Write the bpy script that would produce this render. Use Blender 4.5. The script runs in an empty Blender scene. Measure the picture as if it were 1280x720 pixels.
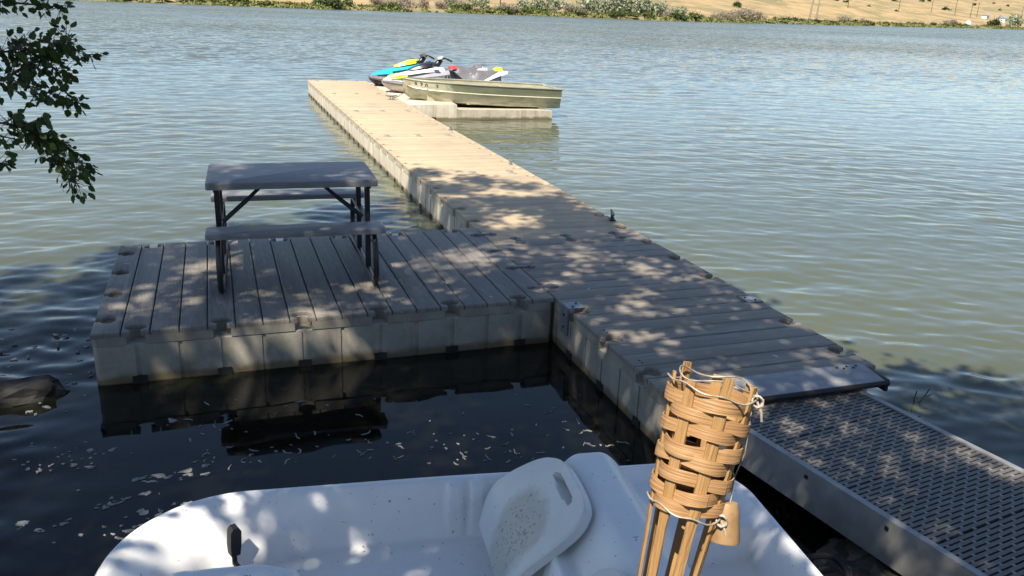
import bpy, bmesh, math, random
import numpy as np
from mathutils import Vector, Matrix
random.seed(7); rng = np.random.default_rng(11)
scene = bpy.context.scene
coll = scene.collection

# ------------------------------------------------------------------ camera
CAM = np.array([-2.2335, -5.3133, 2.354]); FPX = 1050.0
YAW, PIT, ROL = 0.34299, 0.32542, 0.03989
_fw = np.array([math.sin(YAW)*math.cos(PIT), math.cos(YAW)*math.cos(PIT), -math.sin(PIT)])
_r0 = np.array([math.cos(YAW), -math.sin(YAW), 0.0]); _u0 = np.cross(_r0, _fw)
_r = _r0*math.cos(ROL)+_u0*math.sin(ROL); _u = -_r0*math.sin(ROL)+_u0*math.cos(ROL)
cam = bpy.data.cameras.new('camera'); cam.sensor_width = 36; cam.lens = 36*FPX/1280
cam.clip_start = 0.05; cam.clip_end = 6000
cob = bpy.data.objects.new('camera', cam); coll.objects.link(cob)
M = Matrix(((_r[0], _u[0], -_fw[0], CAM[0]), (_r[1], _u[1], -_fw[1], CAM[1]), (_r[2], _u[2], -_fw[2], CAM[2]), (0, 0, 0, 1)))
cob.matrix_world = M
scene.camera = cob
# ------------------------------------------------------------------ sky, sun, exposure
SUND = Vector((0.45, 0.43, -1.0)).normalized()      # direction the sunlight travels
EL = math.asin(-SUND.z)
w = bpy.data.worlds.new('World'); scene.world = w; w.use_nodes = True
wn = w.node_tree.nodes; bg = wn['Background']; bg.inputs['Strength'].default_value = 0.09
sky = wn.new('ShaderNodeTexSky'); sky.sky_type = 'NISHITA'; sky.sun_disc = False
sky.sun_elevation = EL; sky.sun_rotation = math.atan2(-SUND.x, -SUND.y); sky.air_density = 1.0; sky.dust_density = 1.4; sky.altitude = 1300; sky.ozone_density = 1.0
w.node_tree.links.new(sky.outputs[0], bg.inputs[0])
sl = bpy.data.lights.new('sun', 'SUN'); sl.energy = 5.0; sl.angle = math.radians(0.53); sl.color = (1.0, 0.90, 0.76)
so = bpy.data.objects.new('sun', sl); coll.objects.link(so)
so.rotation_euler = SUND.to_track_quat('-Z', 'Y').to_euler(); so.location = (-20, -20, 40)
vs = scene.view_settings; vs.view_transform = 'Standard'; vs.look = 'None'; vs.gamma = 1; vs.exposure = 0.92; vs.use_curve_mapping = False
scene.render.resolution_x = 1024; scene.render.resolution_y = 576
scene.cycles.max_bounces = 6; scene.cycles.transparent_max_bounces = 8
scene.cycles.caustics_reflective = False; scene.cycles.caustics_refractive = False

# ------------------------------------------------------------------ pixel helpers (a pixel gives a direction; depth comes from what is touched)
def ray(u, v):
    d = _fw + _r*(u-640)/FPX - _u*(v-360)/FPX
    return d/np.linalg.norm(d)
def atz(u, v, z):
    d = ray(u, v); return CAM + d*(z-CAM[2])/d[2]
def atd(u, v, t): return CAM + ray(u, v)*t
def aty(u, v, y):
    d = ray(u, v); return CAM + d*(y-CAM[1])/d[1]

# ------------------------------------------------------------------ materials
def nmat(name, col, rough=.6, col2=None, nscale=5.0, ncontrast=(.35, .65), bump=0.0, bscale=60.0, stretch=(1, 1, 1), metal=0.0, spec=.5, extra=None, coords='Object', coat=0.0):
    m = bpy.data.materials.new(name); m.use_nodes = True
    nt = m.node_tree; N = nt.nodes; L = nt.links; p = N['Principled BSDF']
    p.inputs['Roughness'].default_value = rough; p.inputs['Metallic'].default_value = metal
    p.inputs['Specular IOR Level'].default_value = spec; p.inputs['Base Color'].default_value = (*col, 1)
    if coat: p.inputs['Coat Weight'].default_value = coat
    tc = N.new('ShaderNodeTexCoord'); mp = N.new('ShaderNodeMapping'); mp.inputs['Scale'].default_value = stretch
    L.new(tc.outputs[coords], mp.inputs[0])
    out = None
    if col2 is not None:
        n = N.new('ShaderNodeTexNoise'); n.inputs['Scale'].default_value = nscale; n.inputs['Detail'].default_value = 6; n.inputs['Roughness'].default_value = .62
        L.new(mp.outputs[0], n.inputs['Vector'])
        r = N.new('ShaderNodeMapRange'); r.inputs[1].default_value = ncontrast[0]; r.inputs[2].default_value = ncontrast[1]
        L.new(n.outputs['Fac'], r.inputs[0])
        mx = N.new('ShaderNodeMix'); mx.data_type = 'RGBA'; mx.inputs[6].default_value = (*col, 1); mx.inputs[7].default_value = (*col2, 1)
        L.new(r.outputs[0], mx.inputs[0]); out = mx.outputs[2]
    if bump:
        n2 = N.new('ShaderNodeTexNoise'); n2.inputs['Scale'].default_value = bscale; n2.inputs['Detail'].default_value = 4
        L.new(mp.outputs[0], n2.inputs['Vector'])
        b = N.new('ShaderNodeBump'); b.inputs['Strength'].default_value = bump; b.inputs['Distance'].default_value = .01
        L.new(n2.outputs['Fac'], b.inputs['Height']); L.new(b.outputs[0], p.inputs['Normal'])
    if extra: out = extra(nt, out, p, tc) or out
    if out is not None: L.new(out, p.inputs['Base Color'])
    return m
def mixc(nt, fac, a, b):
    mx = nt.nodes.new('ShaderNodeMix'); mx.data_type = 'RGBA'
    for s, v in ((0, fac), (6, a), (7, b)):
        if isinstance(v, (tuple, float, int)): mx.inputs[s].default_value = (*v, 1) if isinstance(v, tuple) else v
        else: nt.links.new(v, mx.inputs[s])
    return mx.outputs[2]
def mrange(nt, v, a, b, c=0.0, d=1.0, smooth=True):
    r = nt.nodes.new('ShaderNodeMapRange')
    if smooth: r.interpolation_type = 'SMOOTHSTEP'
    nt.links.new(v, r.inputs[0])
    for i, x in zip((1, 2, 3, 4), (a, b, c, d)): r.inputs[i].default_value = x
    return r.outputs[0]
def math2(nt, op, a, b=None):
    n = nt.nodes.new('ShaderNodeMath'); n.operation = op
    for i, v in enumerate((a, b)):
        if v is None: continue
        if isinstance(v, (int, float)): n.inputs[i].default_value = v
        else: nt.links.new(v, n.inputs[i])
    return n.outputs[0]
def geopos(nt):
    g = nt.nodes.new('ShaderNodeNewGeometry'); s = nt.nodes.new('ShaderNodeSeparateXYZ'); nt.links.new(g.outputs['Position'], s.inputs[0]); return g, s
def noise(nt, vec, scale, detail=5, rough=.6, dist=0.0):
    n = nt.nodes.new('ShaderNodeTexNoise'); n.inputs['Scale'].default_value = scale; n.inputs['Detail'].default_value = detail
    n.inputs['Roughness'].default_value = rough; n.inputs['Distortion'].default_value = dist; nt.links.new(vec, n.inputs['Vector']); return n.outputs['Fac']

MAT = {}
def dock_side_extra(nt, out, p, tc):
    g, s = geopos(nt)
    mp = nt.nodes.new('ShaderNodeMapping'); mp.inputs['Scale'].default_value = (9, 9, .7); nt.links.new(g.outputs['Position'], mp.inputs[0])
    streak = mrange(nt, noise(nt, mp.outputs[0], 1.0, 4), .48, .72)
    c = mixc(nt, math2(nt, 'MULTIPLY', streak, .38), out, (.16, .14, .10))
    n = noise(nt, g.outputs['Position'], 7, 4)
    zz = math2(nt, 'SUBTRACT', s.outputs['Z'], math2(nt, 'MULTIPLY', n, .09))
    band = mrange(nt, zz, -.015, .035, 1.0, 0.0)
    c = mixc(nt, math2(nt, 'MULTIPLY', band, .85), c, (.12, .085, .035))
    wet = mrange(nt, s.outputs['Z'], 0.0, .012, 1.0, 0.0)
    return mixc(nt, wet, c, (.03, .028, .02))
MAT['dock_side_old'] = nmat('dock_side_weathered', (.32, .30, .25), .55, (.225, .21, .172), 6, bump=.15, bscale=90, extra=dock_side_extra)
MAT['dock_side'] = nmat('dock_side', (.54, .49, .39), .55, (.43, .39, .305), 6, bump=.15, bscale=90, extra=dock_side_extra)
def plank_extra(nt, out, p, tc):
    g, s = geopos(nt)
    oi = nt.nodes.new('ShaderNodeObjectInfo')
    c = mixc(nt, math2(nt, 'MULTIPLY', oi.outputs['Random'], .22), out, (.22, .20, .17))
    n = mrange(nt, noise(nt, g.outputs['Position'], 1.6, 5, .7), .46, .68)
    c = mixc(nt, math2(nt, 'MULTIPLY', n, .3), c, (.19, .17, .14))
    n2 = mrange(nt, noise(nt, g.outputs['Position'], 38, 3, .6), .60, .72)
    c = mixc(nt, math2(nt, 'MULTIPLY', n2, .35), c, (.17, .15, .12))
    n3 = mrange(nt, noise(nt, g.outputs['Position'], 11, 2, .5), .735, .76)
    return mixc(nt, math2(nt, 'MULTIPLY', n3, .6), c, (.62, .6, .55))
def mk_plank(name, st, c1, c2):
    return nmat(name, c1, .6, c2, 5, bump=.5, bscale=14, stretch=st, extra=plank_extra)
MAT['plank_y'] = mk_plank('weathered_plank_shade_toned', (9, 1, 1), (.255, .225, .185), (.17, .15, .125))  # weathered grey, with tree shade also put into the colour as darkening
MAT['plank_x'] = mk_plank('weathered_platform_plank_shade_toned', (9, 1, 1), (.215, .198, .173), (.14, .13, .115))  # platform planks: greyer, darkened in colour to deepen the shade there
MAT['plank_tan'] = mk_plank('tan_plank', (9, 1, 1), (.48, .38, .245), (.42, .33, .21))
MAT['coupler'] = nmat('coupler_rubber', (.035, .037, .045), .5, (.06, .06, .07), 30)
MAT['black_rubber'] = nmat('black_rubber', (.012, .012, .013), .6)
MAT['galv'] = nmat('galvanised_steel', (.30, .31, .33), .45, (.22, .23, .25), 20, metal=.5)
MAT['alu'] = nmat('aluminium_dull', (.33, .33, .33), .5, (.25, .25, .25), 14, metal=.4, bump=.05, bscale=120)
MAT['alu_side'] = nmat('aluminium_side', (.36, .36, .35), .5, (.27, .27, .255), 9, metal=.35)
MAT['grate'] = nmat('grating_plastic', (.095, .09, .085), .5, (.14, .132, .122), 12)
MAT['nub'] = nmat('grating_nub', (.20, .195, .185), .5)
MAT['table_top'] = nmat('table_plastic', (.225, .222, .222), .5, (.17, .168, .17), 9, bump=.12, bscale=45, stretch=(1, 4, 4))
MAT['black_steel'] = nmat('black_painted_steel', (.012, .012, .015), .38, (.02, .02, .022), 25)
def pb_extra(nt, out, p, tc):
    n = mrange(nt, noise(nt, tc.outputs['Object'], 55, 2, .5), .705, .745)
    c = mixc(nt, math2(nt, 'MULTIPLY', n, .75), out, (.10, .09, .07))
    n2 = mrange(nt, noise(nt, tc.outputs['Object'], 4.5, 5, .65), .52, .75)
    return mixc(nt, math2(nt, 'MULTIPLY', n2, .25), c, (.46, .44, .38))
MAT['pedal_white'] = nmat('moulded_white_plastic', (.87, .87, .86), .35, (.81, .81, .80), 3.5, extra=pb_extra)
def seat_extra(nt, out, p, tc):
    s = nt.nodes.new('ShaderNodeSeparateXYZ'); nt.links.new(tc.outputs['Object'], s.inputs[0])
    # dirt patch at the foot of the backrest, own coordinates: x along boat, y across
    dx = math2(nt, 'MULTIPLY', math2(nt, 'SUBTRACT', s.outputs['X'], 1.555), 8.0)
    dy = math2(nt, 'MULTIPLY', math2(nt, 'ADD', s.outputs['Y'], .47), 5.2)
    r2 = math2(nt, 'ADD', math2(nt, 'MULTIPLY', dx, dx), math2(nt, 'MULTIPLY', dy, dy))
    n = noise(nt, tc.outputs['Object'], 9, 5, .7)
    f = mrange(nt, math2(nt, 'ADD', r2, math2(nt, 'MULTIPLY', n, 1.3)), 1.15, 1.7, 1.0, 0.0)
    c = mixc(nt, math2(nt, 'MULTIPLY', f, .5), out, (.36, .31, .22))
    sp = mrange(nt, math2(nt, 'SUBTRACT', noise(nt, tc.outputs['Object'], 80, 2, .5), math2(nt, 'MULTIPLY', r2, .12)), .54, .64)
    c = mixc(nt, math2(nt, 'MULTIPLY', math2(nt, 'MULTIPLY', sp, f), .6), c, (.07, .06, .045))
    n3 = mrange(nt, noise(nt, tc.outputs['Object'], 60, 2, .5), .715, .74)
    return mixc(nt, math2(nt, 'MULTIPLY', n3, .8), c, (.08, .07, .06))
MAT['pedal_seat'] = nmat('moulded_seat_plastic', (.76, .765, .74), .42, (.68, .69, .66), 4, extra=seat_extra)
def bam_extra(nt, out, p, tc):
    oi = nt.nodes.new('ShaderNodeObjectInfo')
    return mixc(nt, math2(nt, 'MULTIPLY', oi.outputs['Random'], .35), out, (.36, .19, .07))
MAT['bamboo'] = nmat('bamboo_split', (.44, .265, .125), .5, (.30, .17, .075), 22, bump=.28, bscale=55, stretch=(.25, .25, 8), extra=bam_extra)
MAT['bamboo_stake'] = nmat('bamboo_stake', (.41, .26, .11), .45, (.27, .155, .06), 45, bump=.4, bscale=120, stretch=(3, 3, .15), extra=bam_extra)
MAT['wire'] = nmat('pale_wire', (.46, .41, .34), .5, (.22, .17, .12), 60, metal=.2)
MAT['cap_wood'] = nmat('bamboo_cap', (.30, .19, .09), .45, (.16, .09, .035), 35, ncontrast=(.5, .8))
def jon_extra(nt, out, p, tc):
    s_ = nt.nodes.new('ShaderNodeSeparateXYZ'); nt.links.new(tc.outputs['Object'], s_.inputs[0])
    n = noise(nt, tc.outputs['Object'], 3.2, 4, .65)
    hgt = math2(nt, 'ADD', s_.outputs['Z'], math2(nt, 'MULTIPLY', s_.outputs['X'], .045))
    up = mrange(nt, hgt, .585, .60); aft = mrange(nt, math2(nt, 'ADD', s_.outputs['X'], math2(nt, 'MULTIPLY', n, 1.2)), 1.35, 1.6)
    return mixc(nt, math2(nt, 'MULTIPLY', math2(nt, 'MULTIPLY', up, aft), .8), out, (.13, .14, .085))
MAT['jon'] = nmat('boat_olive_aluminium', (.52, .50, .36), .42, (.25, .265, .18), 1.6, ncontrast=(.42, .62), stretch=(1, 1, 4), metal=.25, bump=.1, bscale=8, extra=jon_extra)
MAT['jon_pale'] = nmat('boat_pale_rail', (.66, .66, .52), .4, (.55, .55, .42), 6, metal=.2)
MAT['jon_inner'] = nmat('boat_inside', (.55, .50, .36), .5, (.42, .39, .28), 5, metal=.1)
MAT['jon_rim'] = nmat('boat_rim', (.42, .44, .33), .35, (.30, .32, .24), 5, metal=.3)
MAT['ski_white'] = nmat('ski_white', (.72, .72, .74), .2, (.66, .66, .68), 6, coat=.4)
MAT['ski_hull'] = nmat('ski_lower_hull', (.62, .58, .52), .3, (.55, .5, .44), 5)
MAT['ski_grey'] = nmat('ski_grey', (.16, .155, .17), .5, (.12, .12, .13), 12)
MAT['ski_silver'] = nmat('ski_silver', (.45, .45, .47), .3, (.38, .38, .40), 8, metal=.3)
MAT['ski_black'] = nmat('ski_black', (.015, .015, .018), .35)
MAT['ski_teal'] = nmat('ski_teal', (.02, .42, .55), .25, (.03, .36, .48), 6, coat=.4)
MAT['ski_lime'] = nmat('ski_lime', (.66, .72, .02), .3, (.60, .66, .03), 6, coat=.3)
MAT['ski_red'] = nmat('ski_red', (.55, .06, .05), .35)
MAT['sticker_red'] = nmat('sticker_red', (.62, .16, .09), .5)
MAT['ink'] = nmat('black_lettering', (.02, .02, .02), .5)
MAT['rock'] = nmat('dark_rock', (.010, .0095, .008), .8, (.005, .005, .0045), 20, bump=.6, bscale=25)
MAT['stone'] = nmat('pale_stone', (.20, .18, .14), .7, (.09, .08, .06), 12, bump=.5, bscale=20)
MAT['twig'] = nmat('dry_twig', (.10, .075, .05), .8, (.05, .04, .03), 30)
MAT['bark'] = nmat('bark', (.13, .10, .075), .9, (.05, .04, .03), 9, bump=.8, bscale=22, stretch=(1, 1, .2))
MAT['foam'] = nmat('lake_foam', (.26, .27, .265), .6, (.15, .155, .15), 40)
def leafmat(name, c1, c2, trans=.3, rough=.5):
    m = bpy.data.materials.new(name); m.use_nodes = True; nt = m.node_tree; N = nt.nodes; L = nt.links
    p = N['Principled BSDF']; p.inputs['Roughness'].default_value = rough; p.inputs['Specular IOR Level'].default_value = .25
    g = N.new('ShaderNodeNewGeometry'); col = mixc(nt, g.outputs['Random Per Island'], c1, c2)
    L.new(col, p.inputs['Base Color'])
    t = N.new('ShaderNodeBsdfTranslucent'); L.new(col, t.inputs[0]); mx = N.new('ShaderNodeMixShader'); mx.inputs[0].default_value = trans
    L.new(p.outputs[0], mx.inputs[1]); L.new(t.outputs[0], mx.inputs[2]); L.new(mx.outputs[0], N['Material Output'].inputs[0]); return m
MAT['leaf'] = leafmat('tree_leaf', (.045, .085, .022), (.085, .13, .035), .22)
MAT['olive'] = leafmat('silver_olive_leaf', (.17, .20, .12), (.30, .33, .22), .1, .7)
MAT['shrub'] = leafmat('green_shrub_leaf', (.07, .11, .025), (.13, .17, .05), .15, .7)
MAT['darkshrub'] = leafmat('dark_shrub_leaf', (.035, .06, .02), (.08, .10, .035), .1, .7)
MAT['dead'] = leafmat('dead_twigs', (.22, .185, .14), (.32, .275, .21), 0, .9)
MAT['reed'] = leafmat('bank_grass', (.10, .14, .035), (.23, .22, .085), .1, .8)
MAT['palewhite'] = nmat('white_paint', (.75, .75, .73), .5, (.65, .65, .62), 3)
MAT['roofgrey'] = nmat('grey_roof', (.28, .29, .31), .6, (.22, .23, .25), 3)
MAT['window_dark'] = nmat('dark_window', (.03, .035, .04), .15)

# ------------------------------------------------------------------ mesh builder
class MB:
    def __init__(self): self.v = []; self.f = []
    def add(self, vs, fs):
        o = len(self.v); self.v += [tuple(map(float, q)) for q in vs]; self.f += [tuple(i+o for i in f) for f in fs]; return self
    def box(self, c, s, rot=None):
        R = rot or Matrix.Identity(3); c = Vector(c); hs = Vector(s)/2
        P = [c+R@Vector((x*hs.x, y*hs.y, z*hs.z)) for x in (-1, 1) for y in (-1, 1) for z in (-1, 1)]
        return self.add(P, [(0, 1, 3, 2), (4, 6, 7, 5), (0, 4, 5, 1), (2, 3, 7, 6), (0, 2, 6, 4), (1, 5, 7, 3)])
    def loft(self, rings, closed=True, caps=True):
        n = len(rings[0]); vs = [p for r in rings for p in r]; fs = []
        for i in range(len(rings)-1):
            for j in range(n if closed else n-1):
                k = (j+1) % n; fs.append((i*n+j, i*n+k, (i+1)*n+k, (i+1)*n+j))
        if caps and closed: fs += [tuple(range(n-1, -1, -1)), tuple((len(rings)-1)*n+j for j in range(n))]
        return self.add(vs, fs)
    def tube(self, pts, r, n=8, caps=True, flat=1.0, up=None):
        pts = [Vector(p) for p in pts]; rings = []
        rs = r if isinstance(r, (list, tuple)) else [r]*len(pts)
        ref = None
        for i, p in enumerate(pts):
            t = (pts[min(i+1, len(pts)-1)]-pts[max(i-1, 0)]).normalized()
            if ref is None:
                ref = Vector(up) if up else (Vector((0, 0, 1)) if abs(t.z) < .9 else Vector((1, 0, 0)))
            a = t.cross(ref)
            if a.length < 1e-6: a = t.orthogonal()
            a.normalize(); b = a.cross(t).normalized(); ref = b
            rings.append([p+(a*math.cos(2*math.pi*k/n)+b*math.sin(2*math.pi*k/n)*flat)*rs[i] for k in range(n)])
        return self.loft(rings, True, caps)
    def prism(self, poly, z0, z1, bev=0.0):
        n = len(poly)
        if bev:
            P = [Vector((*p, 0)) for p in poly]; ins = []
            for i in range(n):
                e1 = (P[i]-P[i-1]); e2 = (P[(i+1) % n]-P[i])
                n1 = Vector((-e1.y, e1.x, 0)); n2 = Vector((-e2.y, e2.x, 0))
                if n1.length > 1e-9: n1.normalize()
                if n2.length > 1e-9: n2.normalize()
                m = n1+n2
                m = m.normalized()/max(.5, math.sqrt(max(.25, (1+n1.dot(n2))/2))) if m.length > 1e-6 else n1
                ins.append(P[i]+m*bev)
            rings = [[(p.x, p.y, z0) for p in P], [(p.x, p.y, z1-bev) for p in P], [(*(p*.65+q*.35).xy, z1-bev*.35) for p, q in zip(P, ins)], [(q.x, q.y, z1) for q in ins]]
        else: rings = [[(*p, z0) for p in poly], [(*p, z1) for p in poly]]
        return self.loft(rings)
    def grid(self, G, thick=None):
        a, b = len(G), len(G[0])
        return self.add([p for r in G for p in r], [(i*b+j, i*b+j+1, (i+1)*b+j+1, (i+1)*b+j) for i in range(a-1) for j in range(b-1)])
    def mesh(self, name, mat, smooth=False, fix=True):
        me = bpy.data.meshes.new(name); me.from_pydata(self.v, [], self.f); me.validate()
        if fix:
            bm = bmesh.new(); bm.from_mesh(me); bmesh.ops.recalc_face_normals(bm, faces=bm.faces[:]); bm.to_mesh(me); bm.free()
        me.materials.append(MAT[mat] if isinstance(mat, str) else mat)
        if smooth:
            me.polygons.foreach_set('use_smooth', [True]*len(me.polygons))
            if smooth != 'all':
                try: me.set_sharp_from_angle(angle=math.radians(40))
                except Exception: pass
        return me
    def build(self, name, mat, parent=None, smooth=False, fix=True):
        return link(name, self.mesh(name, mat, smooth, fix), parent)
def link(name, me, parent=None, loc=None):
    o = bpy.data.objects.new(name, me); coll.objects.link(o)
    if parent: o.parent = parent
    if loc is not None: o.location = loc
    return o
def tag(o, label=None, cat=None, group=None, kind=None):
    for k, v in (('label', label), ('category', cat), ('group', group), ('kind', kind)):
        if v: o[k] = v
    return o
def thing(name, loc, label, cat, group=None, rz=0.0):
    o = bpy.data.objects.new(name, None); coll.objects.link(o); o.location = loc; o.rotation_euler = (0, 0, rz); o.empty_display_size = .1
    return tag(o, label, cat, group)
def quads_mesh(name, V, mat, nper=4):
    """V: (n,4,3) numpy -> one mesh of loose quads"""
    n = len(V); me = bpy.data.meshes.new(name)
    me.vertices.add(n*4); me.vertices.foreach_set('co', V.reshape(-1).astype(np.float32))
    me.loops.add(n*4); me.loops.foreach_set('vertex_index', np.arange(n*4, dtype=np.int32))
    me.polygons.add(n); me.polygons.foreach_set('loop_start', np.arange(0, n*4, 4, dtype=np.int32)); me.polygons.foreach_set('loop_total', np.full(n, 4, np.int32))
    me.update(); me.materials.append(MAT[mat]); return me
def leaf_quads(P, size, flat=.0, aspect=.62, jitter=.25):
    n = len(P); a = rng.normal(size=(n, 3)); a[:, 2] *= (1-flat); a /= np.linalg.norm(a, axis=1)[:, None]
    b = rng.normal(size=(n, 3)); b -= a*np.sum(a*b, 1)[:, None]; b[:, 2] *= (1-flat); b /= np.linalg.norm(b, axis=1)[:, None]
    s = (size*(1+jitter*rng.normal(size=n)))[:, None]
    c = np.cross(a, b)
    return np.stack([P-a*s*.5, P+b*s*.5*aspect+c*s*.08, P+a*s*.5, P-b*s*.5*aspect+c*s*.08], 1)

# ================================================================== SETTING
def smooth01(x): x = np.clip(x, 0, 1); return x*x*(3-2*x)
def bed_z(x, y):
    l = -.21*(y+2.75); r = -.17*(y+2.62)
    k = smooth01((x+.6)/1.2); z = l*(1-k)+r*k
    z = np.where(z > .3, .3+(z-.3)*.8, z)
    return np.maximum(z, -2.5)+.012*np.sin(x*9+y*5)+.012*np.sin(x*5-y*8+1)
# ---- lake bed and near bank
xs = np.concatenate([np.linspace(-60, -8, 14), np.linspace(-7.6, 6, 110), np.linspace(6.6, 60, 14)])
ys = np.concatenate([np.linspace(-60, -9, 14), np.linspace(-8.6, 2, 90), np.linspace(2.6, 60, 14)])
mb = MB(); G = []
for yy in ys:
    zz = bed_z(xs, np.full_like(xs, yy)) + .03*rng.normal(size=len(xs))*((np.abs(xs) < 9) & (yy < 2))
    G.append([(x, yy, z) for x, z in zip(xs, zz)])
mb.grid(G)
def bank_extra(nt, out, p, tc):
    g, s = geopos(nt)
    v = nt.nodes.new('ShaderNodeTexVoronoi'); v.inputs['Scale'].default_value = 16; nt.links.new(g.outputs['Position'], v.inputs['Vector'])
    c = mixc(nt, mrange(nt, v.outputs['Color'], .45, .8), out, (.19, .17, .13))
    wet = mrange(nt, s.outputs['Z'], .02, .16, .55, 0.0)
    return mixc(nt, wet, c, (.022, .02, .014))
MAT['bank'] = nmat('muddy_bank', (.045, .038, .026), .75, (.022, .019, .014), 5, bump=1.0, bscale=26, coords='Object', extra=bank_extra)
tag(mb.build('lake_bed', 'bank', smooth='all'), kind='structure')

# ---- water: one sheet, finely divided near the dock, with wind waves
WD = []
for i in range(84):
    lam = .13*math.exp(rng.random()*math.log(1.1/.13))
    ang = math.radians(-97+rng.normal()*32)         # travelling towards the near shore
    sl_ = .0170 if lam < .45 else .0115
    WD.append((2*math.pi/lam, ang, sl_*lam/(2*math.pi), rng.random()*6.283, lam))
def calm(x, y):
    bay = smooth01((x+3.7)/.9)*smooth01((.35-x)/.3)*smooth01((.25-y)/.5)     # sheltered by the platform
    lee = smooth01((x-.8)/1.2)*smooth01((11-y)/4)                            # sheltered by the long dock
    inlet = smooth01((-1.2-y)/1.6)*smooth01((1.6-x)/1.0)
    swell = 1+.55*smooth01((-3.0-x)/.8)*smooth01((2.5-y)/2)
    return swell*np.clip((1-.93*bay)*(1-.15*lee)*(1-.55*inlet), .05, 1)
rad = [1.2]
while rad[-1] < 45:
    r_ = rad[-1]; rad.append(r_+max(.032, .42*r_*r_/2467))
while rad[-1] < 2500: rad.append(rad[-1]*1.25)
rad = np.array(rad); th = np.radians(np.concatenate([np.linspace(-85, -24, 60), np.linspace(-23.7, 62, 300), np.linspace(63, 90, 20)]))
RR, TT = np.meshgrid(rad, th, indexing='ij')
X = CAM[0]+RR*np.sin(TT); Yw = CAM[1]-.6+RR*np.cos(TT)
dr = np.gradient(rad)[:, None]*np.ones_like(TT)
Z = np.zeros_like(X); cm = calm(X, Yw)
for k, a, amp, ph, lam in WD:
    Z += amp*smooth01((lam/np.maximum(dr, 1e-3)-2.2)/3)*np.sin(k*(X*math.cos(a)+Yw*math.sin(a))+ph)
gust_ = .82+.20*np.sin(X*.9+1.3*np.sin(Yw*.35))+.16*np.sin(Yw*.55+X*.23+2)
Z *= cm*(1-.45*smooth01((RR-7)/14))*gust_
V = np.stack([X, Yw, Z], -1).reshape(-1, 3); nr, nc = X.shape
ii = (np.arange(nr-1)[:, None]*nc+np.arange(nc-1)[None, :]).reshape(-1)
F = np.stack([ii, ii+1, ii+nc+1, ii+nc], 1)
me = bpy.data.meshes.new('lake_water'); me.vertices.add(len(V)); me.vertices.foreach_set('co', V.reshape(-1).astype(np.float32))
me.loops.add(len(F)*4); me.loops.foreach_set('vertex_index', F.reshape(-1).astype(np.int32))
me.polygons.add(len(F)); me.polygons.foreach_set('loop_start', np.arange(0, len(F)*4, 4, dtype=np.int32)); me.polygons.foreach_set('loop_total', np.full(len(F), 4, np.int32))
me.update(); me.polygons.foreach_set('use_smooth', [True]*len(F))
at_ = me.attributes.new('calm', 'FLOAT', 'POINT'); at_.data.foreach_set('value', cm.reshape(-1).astype(np.float32))
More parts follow.
